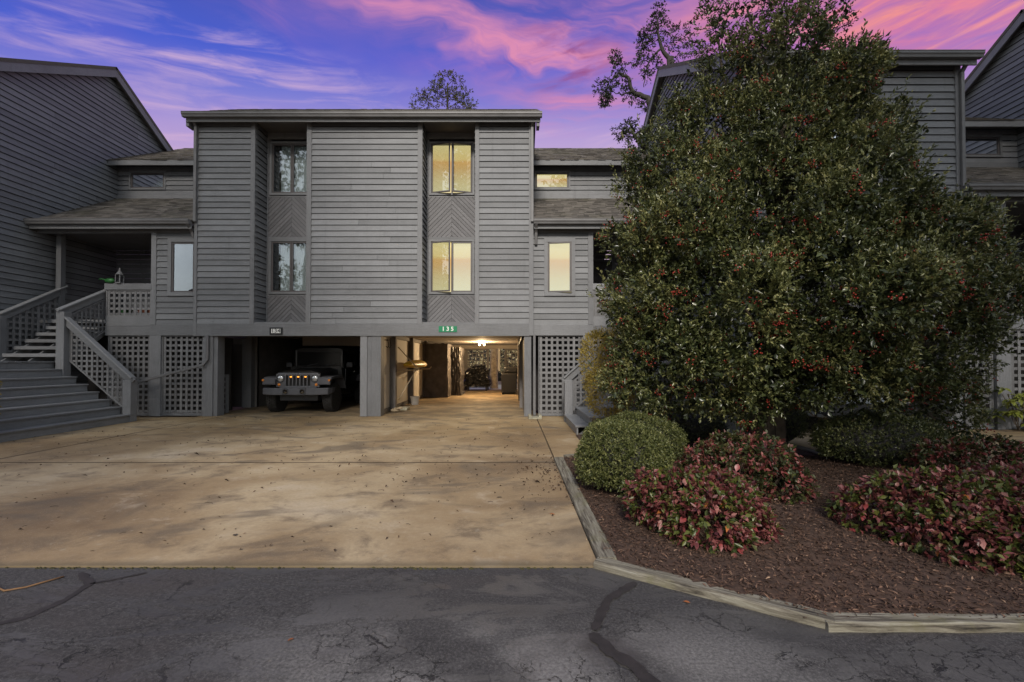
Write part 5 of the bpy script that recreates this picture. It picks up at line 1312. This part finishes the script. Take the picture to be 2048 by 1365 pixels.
# --- nandinas: sprays of drooping leaflets, the largest leaves one by one
LM = {}
def big_leaf(mk):
    if mk in LM: return LM[mk]
    vs = [(0, 0, 0), (.25, .17, .05), (.25, -.17, .05), (.55, .20, .03), (.55, -.20, .03), (.25, 0, 0), (.55, 0, -.03), (1, 0, -.16)]
    me = bpy.data.meshes.new('leaf'); me.from_pydata(vs, [], [(0, 5, 1), (0, 2, 5), (5, 6, 3, 1), (5, 2, 4, 6), (6, 7, 3), (6, 4, 7)]); me.materials.append(M[mk]); me.shade_smooth(); me.update(); LM[mk] = me; return me
def nandina(label, lobes, dens, mk, nbig, L=.058, Wd=.031, cols=('leaf_crimson', 'leaf_rose', 'leaf_plum', 'leaf_green', 'leaf_rose', 'leaf_orange'), wts=(.32, .26, .16, .14, .06, .06)):
    x0 = sum(l[0] for l in lobes) / len(lobes); y0 = sum(l[1] for l in lobes) / len(lobes)
    rt = root('nandina', (x0, y0, 0), label, 'shrub')
    P_, D_ = lobes_surface(lobes, dens, .62, .8)
    ok = P_[:, 2] > .05; P_, D_ = P_[ok], D_[ok]
    tw_ = norm(D_ + np.array([0, 0, -.15]) + rand_dirs(len(P_)) * .5)
    low = np.clip((P_[:, 2] - .05) / .5, 0, 1)
    tb = np.where(rng.random(len(P_)) < .42, rng.uniform(.68, 1, len(P_)), rng.uniform(.1, .64, len(P_)))
    V, Fq, T_ = sprigs(P_, tw_, 6, .10, L, Wd, .8, tb, .8, .05)
    leaf_obj('leaves', (V, Fq, T_), mk, rt)
    # individually placed outer leaves, facing the road side
    c_ = np.where((D_[:, 1] < .5) & (D_[:, 2] > -.5))[0]; c_ = rng.choice(c_, min(nbig, len(c_)), replace=False)
    for i in c_:
        p = P_[i] + D_[i] * .03; hd = math.atan2(D_[i][1], D_[i][0]) + random.uniform(-.8, .8); dp = random.uniform(.1, 1.25)
        s_ = L * random.uniform(1.0, 1.5)
        o = link('leaf', big_leaf(random.choices(cols, wts)[0]), rt, p, rot=(random.uniform(-.5, .5), dp, hd), scale=(s_, s_ * random.uniform(1.1, 1.6), s_))
    for s_ in range(9):
        l_ = random.choice(lobes); mb = MB(); wob_tube(mb, [(l_[0] + random.uniform(-.12, .12), l_[1] + random.uniform(-.1, .1), .0), (l_[0] + random.uniform(-.3, .3), l_[1] + random.uniform(-.3, .2), l_[2] + .1)], .007, .004, 5, .01); mb.build('stem', M['bark'], rt)
    return rt
nandina('dense red and pink nandina shrub in front of the round boxwood', [(1.50, 4.0, .24, .30, .72), (1.76, 4.0, .25, .32, .70), (1.30, 4.15, .25, .20, .8), (1.62, 3.78, .17, .28, .7), (1.88, 3.85, .15, .22, .8)], 620, 'nandina', 290)
nandina('green and red nandina shrub below the holly trunk', [(2.40, 4.95, .26, .30, .85), (2.75, 5.1, .32, .34, .85), (2.82, 4.85, .18, .26, .8), (2.6, 5.4, .36, .28, .8), (2.25, 5.3, .26, .22)], 420, 'nandina_green', 220, cols=('leaf_green', 'leaf_plum', 'leaf_rose', 'leaf_crimson'), wts=(.4, .25, .2, .15))
nandina('widest red nandina shrub spreading along the right of the bed', [(3.16, 3.95, .16, .26, .75), (3.38, 3.85, .24, .33, .75), (3.6, 3.8, .26, .36, .75), (3.95, 3.6, .22, .34, .75), (3.35, 3.5, .15, .28, .7), (3.7, 3.35, .14, .28, .75), (4.2, 3.4, .18, .30, .75), (3.3, 4.15, .16, .14, .8), (4.4, 4.0, .25, .35, .7)], 520, 'nandina', 295)
nandina('low dark nandina shrub at the back edge by the right driveway', [(5.3, 5.5, .22, .34, .8), (5.8, 5.5, .24, .34, .8), (6.3, 5.45, .20, .32, .8)], 300, 'nandina_green', 90, cols=('leaf_green', 'leaf_plum', 'leaf_crimson'), wts=(.55, .3, .15))
# --- aucuba at the far right
ac = root('aucuba', (10.9, 9.8, 0), 'yellow green broad leaved shrub before the lattice at the far right', 'shrub')
for k in range(34):
    bx_, by_, bz_ = 10.95 + random.uniform(-.55, .6), 9.75 + random.uniform(-.25, .2), random.uniform(.1, 1.0)
    if (bx_ - 10.95) ** 2 / .4 + (bz_ - .45) ** 2 / .4 > 1: continue
    for j in range(8):
        o = link('leaf', big_leaf('aucuba'), ac, (bx_, by_, bz_), rot=(random.uniform(-.3, .3), random.uniform(-.1, .8), j * .8 + random.uniform(-.2, .2)), scale=(random.uniform(.13, .2),) * 3)
for k in range(6): mb = MB(); wob_tube(mb, [(10.9, 9.8, 0), (10.9 + random.uniform(-.4, .4), 9.8, .8)], .01, .006, 5, .02); mb.build('stem', M['bark'], ac)
bush('edge_plant', 'yellow green clipped shrub at the far left foot of the staircase', 'bush', (-9.55, 7.9), .42, .3, 1.72, 900, .05, .02, 'cedar', 7)

# ================================================================== trees beyond the roofs
def cluster_tree(name, label, limbs, clusters, leaf, n, mk, base, trunk_r=.2, cat='tree', ksp=7, bark='bark'):
    rt = root(name, base, label, cat)
    for i, (pts, r0, r1) in enumerate(limbs):
        mb = MB(); wob_tube(mb, pts, r0, r1, 8, .04 if i else .08); mb.build('trunk' if i == 0 else 'limb', M[bark], rt, smooth=True)
    P_ = []; D_ = []
    for cx, cy, cz, rr, w_ in clusters:
        m = max(4, int(n * w_)); d = rand_dirs(m); P_.append(np.array([cx, cy, cz]) + d * rr * rng.random((m, 1)) ** .5 * np.array([1, 1, .7])); D_.append(d)
    P_ = np.concatenate(P_); D_ = np.concatenate(D_)
    leaf_obj('leaves', sprigs(P_, norm(D_ + np.array([0, 0, .3])), ksp, leaf * 2.2, leaf, leaf * .42, .9), mk, rt); return rt
Y = 24.5
def q(px, py, Y=Y): return (PX(px, Y), Y, PZ(py, Y))
oc = [(1205, 170, .35), (1215, 195, .22), (1228, 152, .4), (1240, 128, .25), (1232, 110, .12), (1248, 165, .3), (1262, 190, .3), (1215, 182, .3), (1300, 60, .3), (1290, 70, .3), (1320, 35, .3), (1322, 12, .2), (1288, 98, .25), (1280, 118, .25), (1300, 85, .3), (1310, 120, .3), (1296, 145, .25), (1328, 50, .3), (1340, 80, .4), (1345, 130, .4), (1240, 262, .28), (1255, 275, .3), (1268, 262, .3), (1262, 248, .2), (1283, 270, .3), (1290, 210, .25), (1360, 60, .5), (1370, 100, .6), (1212, 200, .15), (1290, 285, .3)]
cluster_tree('oak_tree', 'bare limbed oak with dark leaf tufts rising behind the right townhouse roof',
    [([(9.5, Y, 0), (9.4, Y, 9), (9.0, Y, 14), (8.6, Y, 18)], .45, .2), ([q(1345, 330), q(1310, 230), q(1298, 192), q(1266, 178), q(1258, 150), q(1240, 142), q(1222, 160)], .20, .04), ([q(1370, 200), q(1345, 120), q(1325, 90), q(1318, 50), q(1322, 14)], .16, .03), ([q(1325, 92), q(1305, 110), q(1292, 145), q(1290, 170)], .06, .02), ([q(1330, 300), q(1290, 280), q(1262, 262), q(1240, 262)], .09, .02), ([q(1266, 178), q(1245, 185), q(1230, 180)], .05, .02), ([q(1258, 150), q(1235, 112)], .03, .01), ([q(1320, 60), q(1300, 62), q(1290, 72)], .04, .015)],
    [(*q(a, b), c_ * .72, 1) for a, b, c_ in oc], .15, 30, 'oak', (9.5, Y, 0), bark='dark_bark')
Y = 30
pc = [(830 + i * 10 + random.uniform(-4, 4), 200 - 26 * math.sin(i / 11 * 3.1) + random.uniform(-8, 16), .35) for i in range(12)] + [(870, 165, .3), (890, 150, .28), (902, 148, .22), (915, 160, .3), (878, 150, .25), (930, 180, .3), (850, 190, .35), (905, 185, .35), (880, 195, .4), (940, 205, .3), (860, 210, .4), (900, 212, .4), (925, 208, .4)]
cluster_tree('pine_tree', 'wispy treetop showing above the middle of the centre roof', [([(-4.5, Y, 0), (-4.4, Y, 12), (-4.3, Y, 20.0)], .3, .04)] + [([q(890, 225 - k * 8, Y), q(890 + s_ * (30 - k * 2), 205 - k * 7, Y), q(890 + s_ * (52 - k * 5), 200 - k * 6, Y)], .025, .008) for k, s_ in enumerate((-1, 1, -1, 1, -1, 1, -1, 1))],
    [(*q(a, b, Y), c_, 1) for a, b, c_ in pc],   .13, 24, 'tree_far', (-4.5, Y, 0), bark='dark_bark')
# woodland edge behind the houses, seen through the right carport
for i, (x, y, h) in enumerate(((-6.5, 33, 8), (-3.0, 36, 9), (.8, 34, 8), (4.0, 37, 9), (-9.5, 37, 9))):
    cl = [(x + random.uniform(-1.5, 1.5), y + random.uniform(-1, 1), h * random.uniform(.1, 1), random.uniform(.9, 1.4), 1) for _ in range(16)]
    cluster_tree('wood_tree', ['leafy tree beyond the rear lattice, left of the covered grill', 'leafy tree straight behind the covered grill', 'leafy tree beyond the ladder at the back of the carport', 'leafy tree hidden beyond the right wing', 'leafy tree far behind the left carport'][i], [([(x, y, 0), (x + .1, y, h * .6)], .22, .08)], cl, .16, 110, 'cedar' if i in (1, 2) else 'tree_far', (x, y, 0))
M['daylit_leaf'] = leaf_mat('daylit_leaf_tone', [(0, (.45, .38, .20)), (.5, (.70, .62, .38)), (1, (.88, .82, .6))], .6)  # leaf colour lifted to stand for daylight behind the lattice
bush('daylight_hedge', 'added hedge coloured pale as daylight behind the rear lattice of the right carport', 'hedge', (-1.4, 29.5), 3.6, 1.2, 4.2, 4200, .13, .07, 'daylit_leaf', 7)  # hedge added so the rear opening looks daylit
o = MB(); wob_tube(o, [(-1.0, 24.9, 0), (-.98, 24.9, 1.5), (-.95, 24.95, 4)], .24, .2, 14, .02); tk = o.build('tree_trunk', simple('sunlit_bark_tone', (.40, .31, .20), .9, var=.45, scale=8, bmp=.8), None, smooth=True); tagit(tk, 'tree trunk coloured pale as if sunlit right behind the rear carport lattice', 'tree')  # bark colour lightened to read as sunlit

# ================================================================== unseen trees added behind the camera to darken both sides, and the reflected house
def unseen_shade_tree(x, y, h, r_, label, seed):
    rs = random.Random(seed); cl = []
    for k in range(46):
        t = rs.random(); a = rs.uniform(0, 6.28); rr = r_ * (1 - .2 * t) * math.sqrt(rs.random()); cl.append((x + math.cos(a) * rr, y + math.sin(a) * rr * .7, 2.4 + t * (h - 3.2), rs.uniform(1.2, 1.9), 1))
    cluster_tree('unseen_shade_tree', label, [([(x, y, -.1), (x + .2, y, h * .5), (x, y, h * .9)], .32, .06)], cl, .34, 55, 'tree_far', (x, y, 0))  # tall dense crown added out of view to cast shade on one side
unseen_shade_tree(-14.5, -6, 24, 4.6, 'unseen tall evergreen added across the road to shade the wide staircase', 1)
unseen_shade_tree(-8.6, -7, 24, 3.2, 'unseen tall evergreen added across the road to shade the black car side', 2)
unseen_shade_tree(6.9, -6, 24, 3.4, 'unseen tall evergreen added across the road to shade the holly', 3)
unseen_shade_tree(12.6, -6, 24, 4.4, 'unseen tall evergreen added across the road to shade the right townhouse', 4)
nh = root('neighbour_house', (-27, -16, 0), 'plain gabled house across the road, reflected in the left windows', 'house')
MB().box(-33, -21, -22, -15, 0, 5.4).build('wall', M['siding'], nh)
MB().add([(-33.6, -22.5, 5.3), (-20.4, -22.5, 5.3), (-20.4, -14.6, 5.3), (-33.6, -14.6, 5.3), (-27, -22.5, 8.2), (-27, -14.6, 8.2)], [(0, 1, 4), (3, 5, 2), (0, 4, 5, 3), (1, 2, 5, 4), (0, 3, 2, 1)]).build('roof', M['shingle'], nh)

# ================================================================== litter on the concrete and road
n = 900
x = rng.uniform(-11, .6, n); y = 3.5 + rng.random(n) ** 1.0 * 8.6
x[:170] = rng.normal(.45, .22, 170).clip(-2, .62); y[:170] = rng.normal(6.1, .6, 170)
x[170:260] = rng.normal(-1.0, 1.0, 90).clip(-5, .6); y[170:260] = rng.normal(6.2, 1.0, 90)
sz = rng.uniform(.014, .044, n); sz[rng.random(n) < .08] *= 1.8
V, Fq, T_ = leaf_arrays(np.c_[x, y, np.full(n, .004)], np.c_[rng.normal(size=(n, 2)), rng.uniform(0, .35, n)], np.c_[rng.normal(size=(n, 2)) * .5, np.ones(n)], sz, sz * rng.uniform(.25, .7, n), np.clip(rng.beta(1.4, 3, n), 0, 1), .6, -.2)
link('fallen_leaves', tri_mesh('fallen_leaves', V, Fq, M['litter'], T_), None)['kind'] = 'stuff'
mb = MB()
for k in range(150):
    a = Vector((random.uniform(-9, .5), random.uniform(3.6, 9.5), .004)); d = Vector((random.gauss(0, 1), random.gauss(0, 1), 0)).normalized() * random.uniform(.02, .07)
    mb.tube([a, a + d * .5 + Vector((0, 0, .006)), a + d + Vector((random.uniform(-.01, .01), 0, 0))], .0016, 4)
mb.build('needles', M['litter'], None, kind='stuff')
mb = MB(); n = 90
x = rng.uniform(-4, 4, n); y = rng.uniform(1.9, 3.3, n)
x2 = rng.uniform(.8, 8, 160); y2 = rng.uniform(2.7, 6, 160)
def loose(px, py, Lf, mk, label, zz, cat='leaf', grp=None):
    Yv = CH * FP / (py - HOR); s_ = Lf; a = random.uniform(0, 6.28)
    me = bpy.data.meshes.new('fallen_leaf'); vs = [(0, 0, .0), (.3, .28, .10), (.7, .2, .12), (1, 0, .03), (.65, -.25, .10), (.28, -.2, .08), (.5, 0, .02)]
    me.from_pydata(vs, [], [(0, 6, 1), (1, 6, 2), (2, 6, 3), (3, 6, 4), (4, 6, 5), (5, 6, 0)]); me.materials.append(M[mk]); me.update()
    o = link('fallen_leaf', me, None, (PX(px, Yv), Yv, zz), rot=(0, 0, a), scale=(s_, s_, s_)); return tagit(o, label, cat, grp)
loose(1110, 1028, .06, 'leaf_orange', 'curled orange brown leaf on the driveway near the diagonal timber', .002)
loose(1363, 1196, .045, 'leaf_orange', 'tan leaf on the asphalt just below the diagonal timber', -.009)
loose(1005, 994, .07, 'bark', 'largest dark leaf on the right part of the driveway', .002)
loose(472, 1067, .07, 'bark', 'dark leaf on the left part of the driveway', .002)
loose(592, 1268, .035, 'leaf_orange', 'small orange leaf on the asphalt near the bottom edge', -.009)
tw_ = MB(); tw_.tube([(PX(a, CH * FP / (b - HOR)), CH * FP / (b - HOR), -.004) for a, b in ((-20, 1160), (17, 1177), (60, 1170), (95, 1160), (135, 1149))], .006, 6); o = tw_.build('twig', M['twig'], None, smooth=True); tagit(o, 'long orange brown twig on the asphalt at the left edge', 'twig')
